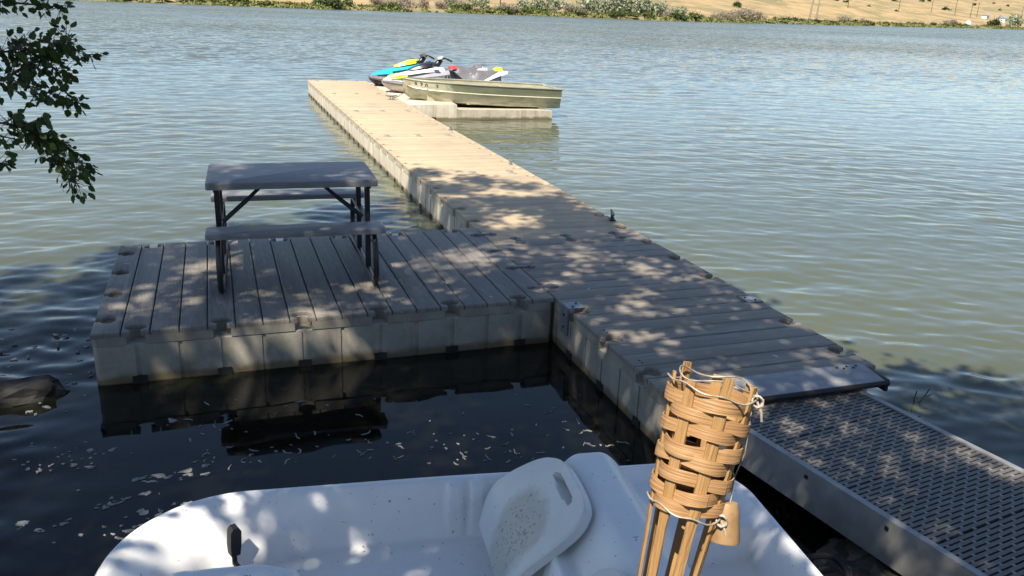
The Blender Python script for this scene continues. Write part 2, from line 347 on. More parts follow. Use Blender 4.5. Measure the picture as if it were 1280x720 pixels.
def water_mat():
    m = bpy.data.materials.new('lake_water'); m.use_nodes = True; nt = m.node_tree; N = nt.nodes; L = nt.links
    p = N['Principled BSDF']; p.inputs['Roughness'].default_value = .04; p.inputs['IOR'].default_value = 1.4
    g, s = geopos(nt)
    a = N.new('ShaderNodeAttribute'); a.attribute_name = 'calm'
    cn = mrange(nt, noise(nt, g.outputs['Position'], .09, 4), .3, .7)
    c = mixc(nt, cn, (.074, .088, .058), (.096, .106, .068))
    L.new(c, p.inputs['Base Color'])
    mp = N.new('ShaderNodeMapping'); mp.inputs['Scale'].default_value = (.55, 1, 1); mp.inputs['Rotation'].default_value = (0, 0, -.12); L.new(g.outputs['Position'], mp.inputs[0])
    far = mrange(nt, s.outputs['Y'], 6, 60, 0.0, 1.0)
    def nvec(scale, amp):
        n = N.new('ShaderNodeTexNoise'); n.inputs['Scale'].default_value = scale; n.inputs['Detail'].default_value = 3; n.inputs['Roughness'].default_value = .6; n.inputs['Distortion'].default_value = .3
        L.new(mp.outputs[0], n.inputs['Vector'])
        v1 = N.new('ShaderNodeVectorMath'); v1.operation = 'SUBTRACT'; L.new(n.outputs['Color'], v1.inputs[0]); v1.inputs[1].default_value = (.5, .5, .5)
        v2 = N.new('ShaderNodeVectorMath'); v2.operation = 'SCALE'; L.new(v1.outputs[0], v2.inputs[0]); L.new(amp, v2.inputs['Scale']); return v2.outputs[0]
    gust = mrange(nt, noise(nt, mp.outputs[0], .045, 4), .32, .68, .55, 1.4)
    w1 = nvec(7.0, math2(nt, 'MULTIPLY', a.outputs['Fac'], .12))
    w2 = nvec(1.9, math2(nt, 'MULTIPLY', math2(nt, 'MULTIPLY', far, gust), 2.1))
    sx = N.new('ShaderNodeSeparateXYZ'); L.new(w2, sx.inputs[0]); cx = N.new('ShaderNodeCombineXYZ'); L.new(sx.outputs[0], cx.inputs[0])
    L.new(math2(nt, 'MULTIPLY', math2(nt, 'ABSOLUTE', sx.outputs[1]), -1.0), cx.inputs[1]); w2 = cx.outputs[0]      # wavelets steep towards the near shore
    va = N.new('ShaderNodeVectorMath'); L.new(w1, va.inputs[0]); L.new(w2, va.inputs[1])
    vm = N.new('ShaderNodeVectorMath'); vm.operation = 'MULTIPLY'; L.new(va.outputs[0], vm.inputs[0]); vm.inputs[1].default_value = (.7, 1, 0)
    vb = N.new('ShaderNodeVectorMath'); L.new(vm.outputs[0], vb.inputs[0]); L.new(g.outputs['Normal'], vb.inputs[1])
    b = N.new('ShaderNodeVectorMath'); b.operation = 'NORMALIZE'; L.new(vb.outputs[0], b.inputs[0])
    L.new(b.outputs[0], p.inputs['Normal']); L.new(mrange(nt, s.outputs['Y'], 20, 120, .04, .2), p.inputs['Roughness'])
    # clear shallow water: less silt over the bed near the bank
    silt = mrange(nt, math2(nt, 'ADD', s.outputs['Y'], mrange(nt, s.outputs['X'], .5, 1.6, 0.0, 4.4)), -1.2, 5.0, .03, 1.0)
    fr = N.new('ShaderNodeFresnel'); fr.inputs['IOR'].default_value = 1.42; L.new(b.outputs[0], fr.inputs['Normal'])
    tr = N.new('ShaderNodeBsdfTransparent'); tr.inputs[0].default_value = (.17, .18, .16, 1)
    gl = N.new('ShaderNodeBsdfGlossy'); gl.inputs['Roughness'].default_value = .03; L.new(b.outputs[0], gl.inputs['Normal'])
    m1 = N.new('ShaderNodeMixShader'); L.new(fr.outputs[0], m1.inputs[0]); L.new(tr.outputs[0], m1.inputs[1]); L.new(gl.outputs[0], m1.inputs[2])
    m2 = N.new('ShaderNodeMixShader'); L.new(silt, m2.inputs[0]); L.new(m1.outputs[0], m2.inputs[1]); L.new(p.outputs[0], m2.inputs[2])
    L.new(m2.outputs[0], N['Material Output'].inputs[0]); return m
me.materials.append(water_mat())
tag(link('lake_water', me), kind='structure')

# ---- far shore terrain
SH = [(-900, 120), (-160, 150)] + [tuple(atz(u, v, 0)[:2]) for u, v in ((130, 1.5), (400, 11.5), (640, 18.5), (860, 27), (1000, 30.5), (1280, 37))] + [(900, 560), (1800, 700)]
SHX = np.array([p[0] for p in SH]); SHY = np.array([p[1] for p in SH])
def shore_y(x): return np.interp(x, SHX, SHY)
def land_z(x, t):
    """t = metres behind the waterline"""
    right = smooth01((x-90)/120)
    z = .9*smooth01(t/3.0)+.5*smooth01((t-6)/20)
    z = z+np.maximum(0, t-12)*(.05+.055*right)*smooth01((t-10)/60)+.9*np.sin(x*.045+1)*smooth01((t-15)/60)+1.2*np.sin(x*.02+t*.03)*smooth01((t-30)/80)
    return z-.25
tx = np.concatenate([np.linspace(-900, -120, 30), np.linspace(-110, 480, 330), np.linspace(490, 1800, 40)])
tt = np.array([-4, 0, .8, 1.6, 2.6, 4, 6, 9, 13, 18, 24, 32, 42, 55, 70, 90, 115, 150, 200, 270, 360, 480, 650])
mb = MB(); G = []
for t in tt:
    sy = shore_y(tx)+1.2*np.sin(tx*.31)+.8*np.sin(tx*.83+2)+(.7*rng.normal(size=len(tx)) if t < 10 else 0)
    zz = land_z(tx, max(t, 0))+(.08*rng.normal(size=len(tx)) if t > 0 else 0)
    if t <= 0: zz = zz*0-(.5 if t < 0 else .05)
    G.append([(x, y, z) for x, y, z in zip(tx, sy+t, zz)])
mb.grid(G)
def hill_extra(nt, out, p, tc):
    g, s = geopos(nt)
    n = mrange(nt, noise(nt, g.outputs['Position'], .05, 6, .65), .46, .60)
    c = mixc(nt, math2(nt, 'MULTIPLY', n, .8), out, (.15, .14, .06))
    n2 = mrange(nt, noise(nt, g.outputs['Position'], .35, 5, .7), .52, .68)
    c = mixc(nt, math2(nt, 'MULTIPLY', n2, .6), c, (.21, .155, .085))
    low = mrange(nt, s.outputs['Z'], .15, 1.1, 1.0, 0.0)
    return mixc(nt, math2(nt, 'MULTIPLY', low, .8), c, (.15, .14, .07))
MAT['hill'] = nmat('dry_grass_hill', (.36, .26, .13), .9, (.27, .20, .10), .12, bump=0, extra=hill_extra)
tag(mb.build('far_hillside', 'hill', smooth='all'), kind='structure')

# ---- grass strip along the far waterline (stuff)
n = 26000
gx = rng.uniform(-110, 430, n); gt = np.abs(rng.normal(size=n))*3.0+.2
gm = .5+.5*np.sin(gx*.11)+.35*np.sin(gx*.37+1)+.25*np.sin(gx*.9)
keep = gm+rng.normal(size=n)*.25 > .12; gx, gt = gx[keep], gt[keep]
P = np.stack([gx, shore_y(gx)+1.2*np.sin(gx*.31)+.8*np.sin(gx*.83+2)+gt, land_z(gx, gt)+.25], 1)
Q = leaf_quads(P, .75, 0, .5, .35); Q[..., 2] = np.maximum(Q[..., 2], 0.02)
tag(link('bank_grass', quads_mesh('bank_grass', Q, 'reed')), 'green grass growing along the far waterline', 'grass', kind='stuff')

# ================================================================== FLOATING DOCK
H = .35
def sampled(a, b, feats, fn):
    s = [a, b]
    for c_, hw in feats:
        for k in range(-8, 9): s.append(c_+hw*math.sin(k/8*math.pi/2)*1.0)
    a, b = round(a, 5), round(b, 5); s = sorted(x for x in set(round(x, 5) for x in s) if a <= x <= b)
    return [(x, fn(x)) for x in s]
def notch(cs, hw, dep):
    def f(x):
        for c_ in cs:
            q = (x-c_)/hw
            if abs(q) < 1: return dep*(1-q*q)**.5 if dep > .03 else dep
        return 0.0
    return f
def edge_path(a, b, cs):
    pts = [(a, 0.0)]
    nk, rx, ry, e0 = .032, .066, .050, .078
    th0 = math.acos(nk/rx)          # angle where the neck meets the oval
    for c_ in cs:
        if a < c_ < b:
            pts += [(c_-nk, 0.0)]
            for k in range(15):
                t = (math.pi+th0)-(math.pi+2*th0)*k/14
                pts.append((c_+rx*math.cos(t), e0+ry*math.sin(t)))
            pts += [(c_+nk, 0.0)]
    return pts+[(b, 0.0)]
def outline(Lx, Ly, px, py, hw, dep, inset=0.0, rc=.03, px2=None, py2=None):
    """closed outline (ccw) of an Lx x Ly slab with notches at px on both long sides and py on both ends"""
    px2 = px if px2 is None else px2; py2 = py if py2 is None else py2
    fx, fy = notch(px, hw, dep), notch(py, hw, dep); e = 1e-4
    A2 = sampled(rc, Lx-rc, [(c_, hw+e) for c_ in px2], notch(px2, hw, dep)); B2 = sampled(rc, Ly-rc, [(c_, hw+e) for c_ in py2], notch(py2, hw, dep))
    A = [(x, y) for x, y in sampled(rc, Lx-rc, [(c_, hw+e) for c_ in px], fx)]
    B = [(y, x) for y, x in sampled(rc, Ly-rc, [(c_, hw+e) for c_ in py], fy)]
    pts = [(x, inset+d) for x, d in A] + [(Lx-inset-d, y) for y, d in B2] + [(x, Ly-inset-d) for x, d in reversed(A2)] + [(inset+d, y) for y, d in reversed(B)]
    return pts
def dock_section(label, ox, oy, Lx, Ly, along_x, npl, mat, group, npx=6, npy=4, skip_far=(), ends=(True, True)):
    """slab of moulded floats; planks run across the long axis. Long axis = local x."""
    root = thing('dock_section', (ox, oy, 0), label, 'dock', group, 0 if along_x else math.pi/2)
    px = [Lx*(k+.5)/npx for k in range(npx)]; py = [Ly*(k+.5)/npy for k in range(npy)]
    px2 = [c_ for k_, c_ in enumerate(px) if k_ not in skip_far]; pl = py if ends[0] else []; pr = py if ends[1] else []
    # lower float with vertical moulding grooves
    gx_ = sorted(px+[Lx*k/npx for k in range(1, npx)]); gy = sorted(py+[Ly*k/npy for k in range(1, npy)])
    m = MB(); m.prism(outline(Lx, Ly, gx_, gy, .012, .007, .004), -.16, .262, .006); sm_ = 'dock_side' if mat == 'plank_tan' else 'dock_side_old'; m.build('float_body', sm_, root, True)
    m = MB(); m.prism(outline(Lx, Ly, px, pl, .055, .12, .0, .03, px2, pr), .262, .318, 0); m.build('float_rim', sm_, root, True)
    fx, fx2, fl_, fr_ = [notch(q, .086, .135) for q in (px, px2, pl, pr)]
    e = 1e-4; gap = .0075 if mat != 'plank_tan' else .004; wv = Lx/npl
    for k in range(npl):
        a, b = k*wv+(gap/2 if k else 0), (k+1)*wv-(gap/2 if k < npl-1 else 0)
        poly = edge_path(a, b, px)
        if k == npl-1: poly += [(b-d, y) for y, d in edge_path(.02, Ly-.02, pr)]
        poly += [(x, Ly-d) for x, d in reversed(edge_path(a, b, px2))]
        if k == 0: poly += [(a+d, y) for y, d in reversed(edge_path(.02, Ly-.02, pl))]
        m = MB(); m.prism([(x-a, y) for x, y in poly], .3185, H+random.uniform(-.0012, .0012), .007)
        o = m.build('plank', mat, root, True); o.location = (a, 0, 0)
    me_ = MB().box((0, 0, 0), (.085, .03, .055)).mesh('slot_shade_block', 'black_rubber')  # black blocks stand in for the shade inside moulded notches
    for c_ in px:
        for yy in (0.0, Ly):
            link('slot_shade_block', me_, root, (c_, yy+(.009 if yy == 0 else -.009), .022))
    for c_ in py:
        for xx in (0.0, Lx):
            o = link('slot_shade_block', me_, root, (xx+(.009 if xx == 0 else -.009), c_, .022)); o.rotation_euler = (0, 0, math.pi/2)
    return root
# dog-bone coupler
def coupler_mesh():
    m = MB(); pts = []
    for k in range(28):
        a = 2*math.pi*k/28
        c_, s_ = math.cos(a), math.sin(a)
        rr = .5+.5*math.cos(2*a)
        x = .128*c_*(.35+.65*abs(c_)**.25); y = .075*s_*(.22+.78*min(1, (abs(c_)*1.5))**1.3)
        pts.append((x, y))
    m.prism(pts, -.012, .012, .004)
    for sx in (-.072, .072): m.prism([(sx+.018*math.cos(t*math.pi/6), .018*math.sin(t*math.pi/6)) for t in range(12)], .012, .016, .002)
    return m.mesh('coupler', 'coupler', True)
CPL = coupler_mesh()
MAT['coupler_pale'] = nmat('coupler_pale_rubber', (.20, .185, .15), .6, (.26, .24, .19), 30)  # paler tone for couplers of the outer sections
CPL2 = CPL.copy(); CPL2.materials[0] = MAT['coupler_pale']
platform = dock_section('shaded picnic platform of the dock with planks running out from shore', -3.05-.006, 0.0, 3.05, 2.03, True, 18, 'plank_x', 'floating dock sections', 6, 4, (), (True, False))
MW = 1.47; JY = [-1.60, 1.535]+[1.535+3.064*k for k in range(1, 6)]
slabs = ['shaded dock section between the gangway and the picnic platform corner',
         'half shaded dock section just beyond the picnic platform',
         'sunlit tan dock section second beyond the picnic platform',
         'sunlit tan dock section third beyond the picnic platform',
         'sunlit dock section at the bow of the olive boat',
         'sunlit end section of the dock in front of the jet ski noses']
secs = []
for k in range(6):
    L_ = JY[k+1]-JY[k]-.008
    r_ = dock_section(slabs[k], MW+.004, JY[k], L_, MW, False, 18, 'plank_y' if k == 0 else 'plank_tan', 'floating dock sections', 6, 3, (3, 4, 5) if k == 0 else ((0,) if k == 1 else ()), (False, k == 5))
    secs.append(r_)
for yk in (.254, .762, 1.27, 1.776):
    o = link('coupler', CPL, platform, (3.056, yk, H-.006))
for k in range(1, 6):
    for c_ in (1, 3, 5):
        o = link('coupler', CPL if k == 1 else CPL2, secs[k], (-.004, MW*c_/6, H-.007)); o.rotation_euler = (0, 0, random.uniform(-.03, .03))
# steel corner brackets (folded over the edge)
def bracket(parent, lx, ly, side):
    m = MB(); sy = 1 if side == 'right' else -1      # section local y: 0 = right edge in the world, MW = left edge
    m.box((lx, ly+sy*.060, H+.004), (.13, .126, .006)); m.box((lx, ly-sy*.006, H-.10), (.13, .006, .20))
    o = m.build('edge_bracket', 'galv', parent)
    for a, b in ((-.03, .04), (.03, .09)):
        q = MB(); q.prism([(.009*math.cos(t*math.pi/3), .009*math.sin(t*math.pi/3)) for t in range(6)], 0, .006); q.build('bolt', 'black_steel', o).location = (lx+a, ly+sy*b, H+.007)
    for dz in (.06, .15):
        q = MB(); q.box((0, 0, 0), (.016, .006, .016)); q.build('bolt', 'black_steel', o).location = (lx, ly-sy*.011, H-dz)
bracket(secs[0], 1.41, MW, 'left'); bracket(secs[0], 1.24, 0.0, 'right')
for lx in (.38, .42, .88, .92, 1.9):
    q = MB(); q.prism([(.006*math.cos(t*math.pi/3), .006*math.sin(t*math.pi/3)) for t in range(6)], 0, .005); q.build('bolt', 'black_steel', secs[0]).location = (lx, MW-.07, H)
# cleats: a thing each
def cleat(loc, label, rz=math.pi/2, mat='black_steel', s=1.0):
    r_ = thing('dock_cleat', loc, label, 'cleat', 'mooring cleats on the dock', rz)
    m = MB(); m.box((0, 0, .006), (.10*s, .05*s, .012)); m.build('base', mat, r_)
    for sx in (-.025, .025):
        m = MB(); m.tube([(sx*s, 0, .010), (sx*s*.9, 0, .05*s)], [.012*s, .010*s], 8); m.build('post', mat, r_, True)
    m = MB(); m.tube([(-.105*s, 0, .066*s), (-.06*s, 0, .060*s), (0, 0, .056*s), (.06*s, 0, .060*s), (.105*s, 0, .066*s)], [.006*s, .012*s, .014*s, .012*s, .006*s], 8); m.build('horn', mat, r_, True)
cleat((1.44, 2.08, H), 'black mooring cleat on the shaded dock edge just past the couplers', 1.25, s=1.15)
cleat((1.41, 5.15, H), 'mooring cleat on the sunlit dock edge near where the shade ends', 1.4, 'galv', .8)
cleat((1.41, 8.22, H), 'grey mooring cleat on the sunlit edge short of the boat', 1.4, 'galv', 1.1)
cleat((1.30, 12.62, H), 'grey mooring cleat under the bow of the olive boat', .2, 'galv', 1.3)

# ---- ports (drive-on floats) beside the far end
def drive_on_port(y0, wid, label, x1):
    r_ = thing('drive_on_port', (1.50, y0, 0), label, 'dock', 'drive-on ports at the end of the dock')
    n_ = 7; Lh = 1.05; Lt = x1-1.50
    m = MB(); m.prism([(0, 0), (Lh, 0), (Lh, wid), (0, wid)], -.15, .34, .03); m.build('head_float', 'dock_side', r_, True)
    m = MB()
    prof = [(Lh+.006, .22), (Lt-.3, .20), (Lt, .185)]
    # ramp: channelled bed, high sides, low middle
    ws = [0, .26, .36, .5, .64, .74, 1.0]; hs = [0, 0, -.10, -.13, -.10, 0, 0]
    rings = []
    for x, z in prof:
        rings.append([(x, 0, -.15)]+[(x, wid*a, z+b) for a, b in zip(ws, hs)]+[(x, wid, -.15)])
    m.loft(rings); m.build('ramp', 'dock_side', r_, True)
    for k in range(5):
        x = Lh+.25+k*.40
        q = MB(); q.tube([(x, wid*.42, .10), (x, wid*.58, .10)], .045, 10); q.build('roller', 'black_rubber', r_, True)
    for k in range(1, 6):
        q = MB(); q.box((Lh+k*(Lt-Lh)/6, -.001, .02), (.012, .008, .28)); q.build('seam', 'dock_side', r_)
    q = MB(); q.box((.55, .004, .03), (.09, .03, .07)); q.build('slot_shade_block', 'black_rubber', r_)  # black block for the dark of the notch
    return r_
drive_on_port(11.95, 1.50, 'tan drive-on float under the olive aluminium boat', 4.70)
drive_on_port(13.50, 1.48, 'tan drive-on float under the white and silver jet ski', 4.95)
drive_on_port(15.03, 1.48, 'tan drive-on float under the teal jet ski', 5.0)

# ================================================================== GANGWAY
gd = Vector((.157, -.988, 0)).normalized(); gw = Vector((.988, .157, 0))
GO = Vector((.205, -1.73, 0)); GL = 3.1; GWd = .985; GZ = .297
gang = thing('gangway', (GO.x, GO.y, 0), 'black grated gangway with aluminium side rails leading to the dock', 'gangway', None, math.atan2(gd.y, gd.x))
# local x: towards the shore, local y: to the right seen from the dock end => world gw is local -? compute sign
sgn = 1 if (Matrix.Rotation(math.atan2(gd.y, gd.x), 3, 'Z')@Vector((0, 1, 0))).dot(gw) > 0 else -1
for nm, y0 in (('side_rail', 0.0), ('side_rail', GWd)):
    s_ = 1 if y0 == 0 else -1
    m = MB()
    prof = [(0, GZ-.20), (0, GZ+.006), (.038, GZ+.006), (.038, GZ), (.008, GZ-.006), (.008, GZ-.19), (.05, GZ-.19), (.05, GZ-.20)]
    rings = [[(x, sgn*(y0+s_*a), b) for a, b in prof] for x in (0, GL)]
    m.loft(rings); rail = m.build(nm, 'alu_side', gang)
    m = MB(); m.box((GL/2, sgn*(y0+s_*.020), GZ+.0075), (GL, .036, .003)); m.build('rail_cap', 'alu', rail)
    q = MB().box((0, 0, 0), (.018, .006, .018)).mesh('rail_bolt', 'black_steel')
    for k in range(7): link('rail_bolt', q, rail, (.28+k*.46, sgn*(y0-s_*.002), GZ-.035))
PL = .455; NS = 16; pitch = PL/NS; y0g, y1g = .044, GWd-.044
m = MB(); nb = MB()
for k in range(NS):
    x = (k+.5)*pitch
    m.box((x, sgn*(y0g+y1g)/2, -.010), (pitch*.66, y1g-y0g, .020))
    ph = (k % 2)*.5
    j = 0
    yy = y0g+.03+ph*.09
    while yy < y1g-.02:
        nb.box((x+pitch/2, sgn*yy, -.0085), (pitch*.60, .014, .018)); yy += .09
for f_ in (.12, .37, .63, .88): m.box((PL/2, sgn*(y0g+(y1g-y0g)*f_), -.022), (PL-.01, .02, .02))
gm1 = m.mesh('grating_panel', 'grate'); gm2 = nb.mesh('grating_nubs', 'nub')
for k in range(int(GL/(PL+.006))):
    o = link('grating_panel', gm1, gang, (.02+k*(PL+.006), 0, GZ+.004-(.0015*(k % 2))))
    tag(link('grating_nubs', gm2, o), kind='stuff')
for k in range(5):
    q = MB(); q.box((.3+k*.6, sgn*GWd/2, GZ-.10), (.05, GWd-.02, .05)); q.build('cross_beam', 'alu_side', gang)
# hinge plate joining gangway and dock
hp = thing('hinge_plate', (0.0, -1.60, 0), 'bare aluminium hinge plate lying between gangway and dock deck', 'plate')
m = MB(); rings = []
for (y, z) in ((.03, H+.006), (-.02, H+.006), (-.20, H-.012)):
    rings.append([(.05, y, z), (1.375, y, z), (1.375, y, z+.007), (.05, y, z+.007)])
m.loft(rings); m.build('plate', 'alu', hp)
m = MB(); m.tube([(.06, -.205, H-.016), (1.385, -.205, H-.016)], .017, 10); m.build('hinge_tube', 'black_rubber', hp, True)
m = MB(); m.box((1.387, -.10, H-.035), (.02, .20, .075)); m.build('end_lip', 'black_rubber', hp)
m = MB(); m.box((.4, -.03, .2), (.2, .05, .12)); m.box((1.1, -.03, .2), (.2, .05, .12)); m.build('mount', 'galv', hp)
for k in range(5):
    q = MB(); q.prism([(.008*math.cos(t*math.pi/3), .008*math.sin(t*math.pi/3)) for t in range(6)], 0, .005); q.build('bolt', 'black_steel', hp).location = (1.18+.035*k, .0-.02*(k % 2), H+.013)

# ================================================================== PICNIC TABLE
pt = thing('picnic_table', (-1.725, 1.20, H), 'grey picnic table with black steel frame standing on the platform', 'picnic table', None, -.035)
def slab(name, x0, x1, y0, y1, z0, z1):
    r_ = .03; pts = []
    for cx, cy, a0 in ((x1-r_, y0+r_, -90), (x1-r_, y1-r_, 0), (x0+r_, y1-r_, 90), (x0+r_, y0+r_, 180)):
        for k in range(5): a = math.radians(a0+k*22.5); pts.append((cx+r_*math.cos(a), cy+r_*math.sin(a)))
    MB().prism(pts, z0, z1, .009).build(name, 'table_top', pt, True)
slab('table_top', -.605, .605, -.385, .385, .690, .738)
slab('bench_seat', -.615, .615, -.70, -.47, .412, .450)
slab('bench_seat', -.615, .615, .47, .70, .412, .450)
for sx in (-1, 1):
    x = sx*.535; T = .021
    run = [(x, -.585, .411), (x, -.67, .35), (x, -.715, .25), (x, -.72, .14), (x, -.695, .065), (x, -.65, .03), (x, -.58, .021), (x, .58, .021), (x, .65, .03), (x, .695, .065), (x, .72, .14), (x, .715, .25), (x, .67, .35), (x, .585, .411)]
    m = MB(); m.tube(run, T, 8, up=(1, 0, 0)); m.build('leg', 'black_steel', pt, True)
    for y in (-.27, .27):
        m = MB(); m.box((x, y, .366), (.038, .038, .647)); m.build('post', 'black_steel', pt)
    m = MB(); m.box((x, 0, .393), (.04, 1.24, .036)); m.build('bench_arm', 'black_steel', pt)
    m = MB(); m.box((x, 0, .678), (.04, .70, .022)); m.build('top_bearer', 'black_steel', pt)
    m = MB(); m.tube([(x-sx*.03, -.20, .42), (x-sx*.21, -.11, .56)], .018, 8); m.tube([(x-sx*.19, -.12, .545), (x-sx*.36, -.03, .686)], .0145, 8); m.build('brace', 'black_steel', pt, True)

# ================================================================== PEDAL BOAT
BTH = math.radians(-7.2); BL = 2.68; BW = .90
pb = thing('pedal_boat', (-2.71, -2.0, 0), 'white moulded plastic pedal boat moored against the bank', 'pedal boat', None, BTH)
YC = .03-BW
def halfw(x):
    rb, rs = .50, .34; w_ = BW
    if x < rb: w_ = BW-rb+math.sqrt(max(0, rb*rb-(rb-x)**2))
    if x > BL-rs: w_ = min(w_, BW-rs+math.sqrt(max(0, rs*rs-(x-BL+rs)**2)))
    return w_
def ss(a, b, x):
    t = min(1, max(0, (x-a)/(b-a))); return t*t*(3-2*t)
def bump2(x, y, x0, x1, y0, y1, e): return ss(x0-e, x0+e, x)*(1-ss(x1-e, x1+e, x))*ss(y0-e, y0+e, y)*(1-ss(y1-e, y1+e, y))
def edge_d(x, y):
    return min(BW-abs(y-YC), x, BL-x) if not (x < .46 or x > BL-.34) else sd(x, y)
def sd(x, y):
    r = .50 if x < BL/2 else .34
    qx = abs(x-BL/2)-(BL/2-r); qy = abs(y-YC)-(BW-r)
    o = math.hypot(max(qx, 0), max(qy, 0))+min(max(qx, qy), 0)-r
    return max(0, -o)
RIM = .365
def deck_z(x, y):
    d = sd(x, y); ym = y if y > YC else 2*YC-y          # mirror about the centreline
    rim = RIM-.02*ss(1.2, 2.4, x)
    edge = -.030*(1-min(1, d/.022))**2
    # cockpit floor with rising bow
    fl = .115+.04*(1-ss(.1, .5, x))
    wallw = .10+.16*(1-ss(.2, .9, x))
    z = rim+(fl-rim)*ss(.042, .042+wallw, d)
    # moulded ribs on the side wall beside the seat
    for x0_, x1_ in ((1.335, 1.405), (1.435, 1.50)):
        z += (rim-z)*.85*ss(x0_-.012, x0_+.008, x)*(1-ss(x1_-.006, x1_+.006, x))*(1-ss(.085, .135, d))
    z = min(z, rim)
    # centre console with the pedal crank
    c_ = bump2(x, ym, .24, .74, -2.0, -.455, .035); z = max(z, z+(.358-.05*ss(.55, .76, x)-z)*c_)
    # step in the floor towards the seat
    z = max(z, .15+(-.0)*x) if bump2(x, ym, 1.18, 1.30, -2, -.60, .02) < .0 else z
    # seat base and rear deck
    s_ = ss(1.50, 1.60, x)
    if s_ > 0:
        chan = .30*ss(.03, .05, d)+(1-ss(.03, .05, d))*rim            # channel beside the hump
        rear = rim+(.285-rim)*ss(.035, .085, d)
        zh = .18+.43*ss(1.50, 1.85, x)
        fallx = 1-ss(1.93, 2.24, x)
        lat = ss(-.13-.14*ss(1.55, 1.8, x)+.06, -.13-.14*ss(1.55, 1.8, x)-.13, ym) if False else 1-ss(-.30, -.13, ym)
        hump = rear+(zh-rear)*lat*fallx
        # stern well towards the centreline
        wl = bump2(x, ym, 2.22, 2.60, -2.0, -.455, .012)
        hump = hump+(.13-hump)*wl
        notc = bump2(x, ym, 2.26, 2.60, -.50, -.43, .012)
        z = z*(1-s_)+hump*s_
        if d < .042: z = rim
    # arm console between the seats
    a_ = bump2(x, ym, 1.62, 2.10, -2.0, -.665, .016)
    z = z+(max(z, .45-.10*ss(1.9, 2.1, x))-z)*a_
    return z+edge
xsb = sorted(set([round(v_, 4) for v_ in list(np.linspace(0, .03, 5))+list(np.linspace(.03, BL-.03, 230))+list(np.linspace(BL-.03, BL, 5))]))
ts = np.sin(np.linspace(-1, 1, 165)*math.pi/2)*.35+np.linspace(-1, 1, 165)*.65
m = MB(); G = []
for x in xsb:
    hw_ = halfw(x); G.append([(x, YC+hw_*t, deck_z(x, YC+hw_*t)) for t in ts])
m.grid(G); m.build('deck_moulding', 'pedal_white', pb, 'all')
loop = [G[0][j] for j in range(len(ts))]+[G[i][-1] for i in range(1, len(xsb))]+[G[-1][j] for j in range(len(ts)-2, -1, -1)]+[G[i][0] for i in range(len(xsb)-2, 0, -1)]
def off(p, o, z):
    v_ = Vector((p[0]-BL/2, p[1]-YC)); k = 1-o/v_.length; return (BL/2+v_.x*k, YC+v_.y*k, z)
rings = [loop, [off(p, -.012, p[2]-.012) for p in loop], [off(p, -.012, p[2]-.03) for p in loop], [off(p, .02, p[2]-.034) for p in loop], [off(p, .05, .08) for p in loop], [off(p, .14, -.10) for p in loop]]
m = MB(); m.loft(rings, True, False); m.build('hull', 'pedal_white', pb, 'all')
m = MB(); rr = [off(p, -.004, p[2]-.055) for p in loop[::4]]
rr.append(rr[0]); m.tube(rr, .018, 6); m.build('rubbing_strip', 'black_rubber', pb, True)
# reclining backrest
def backrest(ymirror):
    rows = [(-.02, 1.452, .205, -.17 , -.62), (.12, 1.475, .27, -.125, -.655), (.30, 1.515, .355, -.085, -.69), (.45, 1.565, .425, -.115, -.72), (.65, 1.645, .515, -.18, -.75), (.82, 1.712, .583, -.245, -.755), (.93, 1.747, .617, -.315, -.72), (.985, 1.759, .630, -.40, -.66), (1.0, 1.762, .633, -.45, -.60)]
    us = np.linspace(-.02, 1.0, 56); R_ = np.array(rows)
    top = []; bot = []
    for u_ in us:
        x, z, ya, yb = [float(sum(np.interp(u_+dq, R_[:, 0], R_[:, i]) for dq in np.linspace(-1, 1, 9)*min(.10, max(.012, (1.0-u_)*.8)))/9) for i in (1, 2, 3, 4)]
        rt, rb = [], []
        for v_ in np.linspace(0, 1, 56):
            y = ya+(yb-ya)*v_; q = 2*v_-1
            dish = -.012*(1-q*q)*(1-.5*u_)
            ed = min(v_, 1-v_)*abs(yb-ya); eu = (1-u_)*.45
            rnd = -.006*(1-min(1, min(ed, eu)/.010))**2
            # hand slot near the top edge
            sx_ = (u_-.845)/.030; sy_ = (y+.50)/.105
            k = max(abs(sx_)**2.5+abs(sy_)**6, 0); slot = -.06*(1-ss(.75, 1.15, k))
            nrm = Vector((-.75, 0, .66))
            dd = dish+rnd+slot
            p = Vector((x, y, z))+nrm*dd
            p2 = Vector((x, y, z))+nrm*(dish-.042 if slot > -.005 else dish-.08)
            if ymirror: p.y = 2*YC-p.y; p2.y = 2*YC-p2.y
            rt.append(p); rb.append(p2)
        top.append(rt); bot.append(rb)
    m = MB(); m.grid(top)
    n_ = 56; b0 = len(m.v); m.grid(bot)
    per = [(0, j) for j in range(n_)]+[(i, n_-1) for i in range(1, n_)]+[(n_-1, j) for j in range(n_-2, -1, -1)]+[(i, 0) for i in range(n_-2, 0, -1)]
    for a, b in zip(per, per[1:]+per[:1]):
        m.f.append((a[0]*n_+a[1], b[0]*n_+b[1], b0+b[0]*n_+b[1], b0+a[0]*n_+a[1]))
    m.build('backrest', 'pedal_seat', pb, True)
backrest(False); backrest(True)
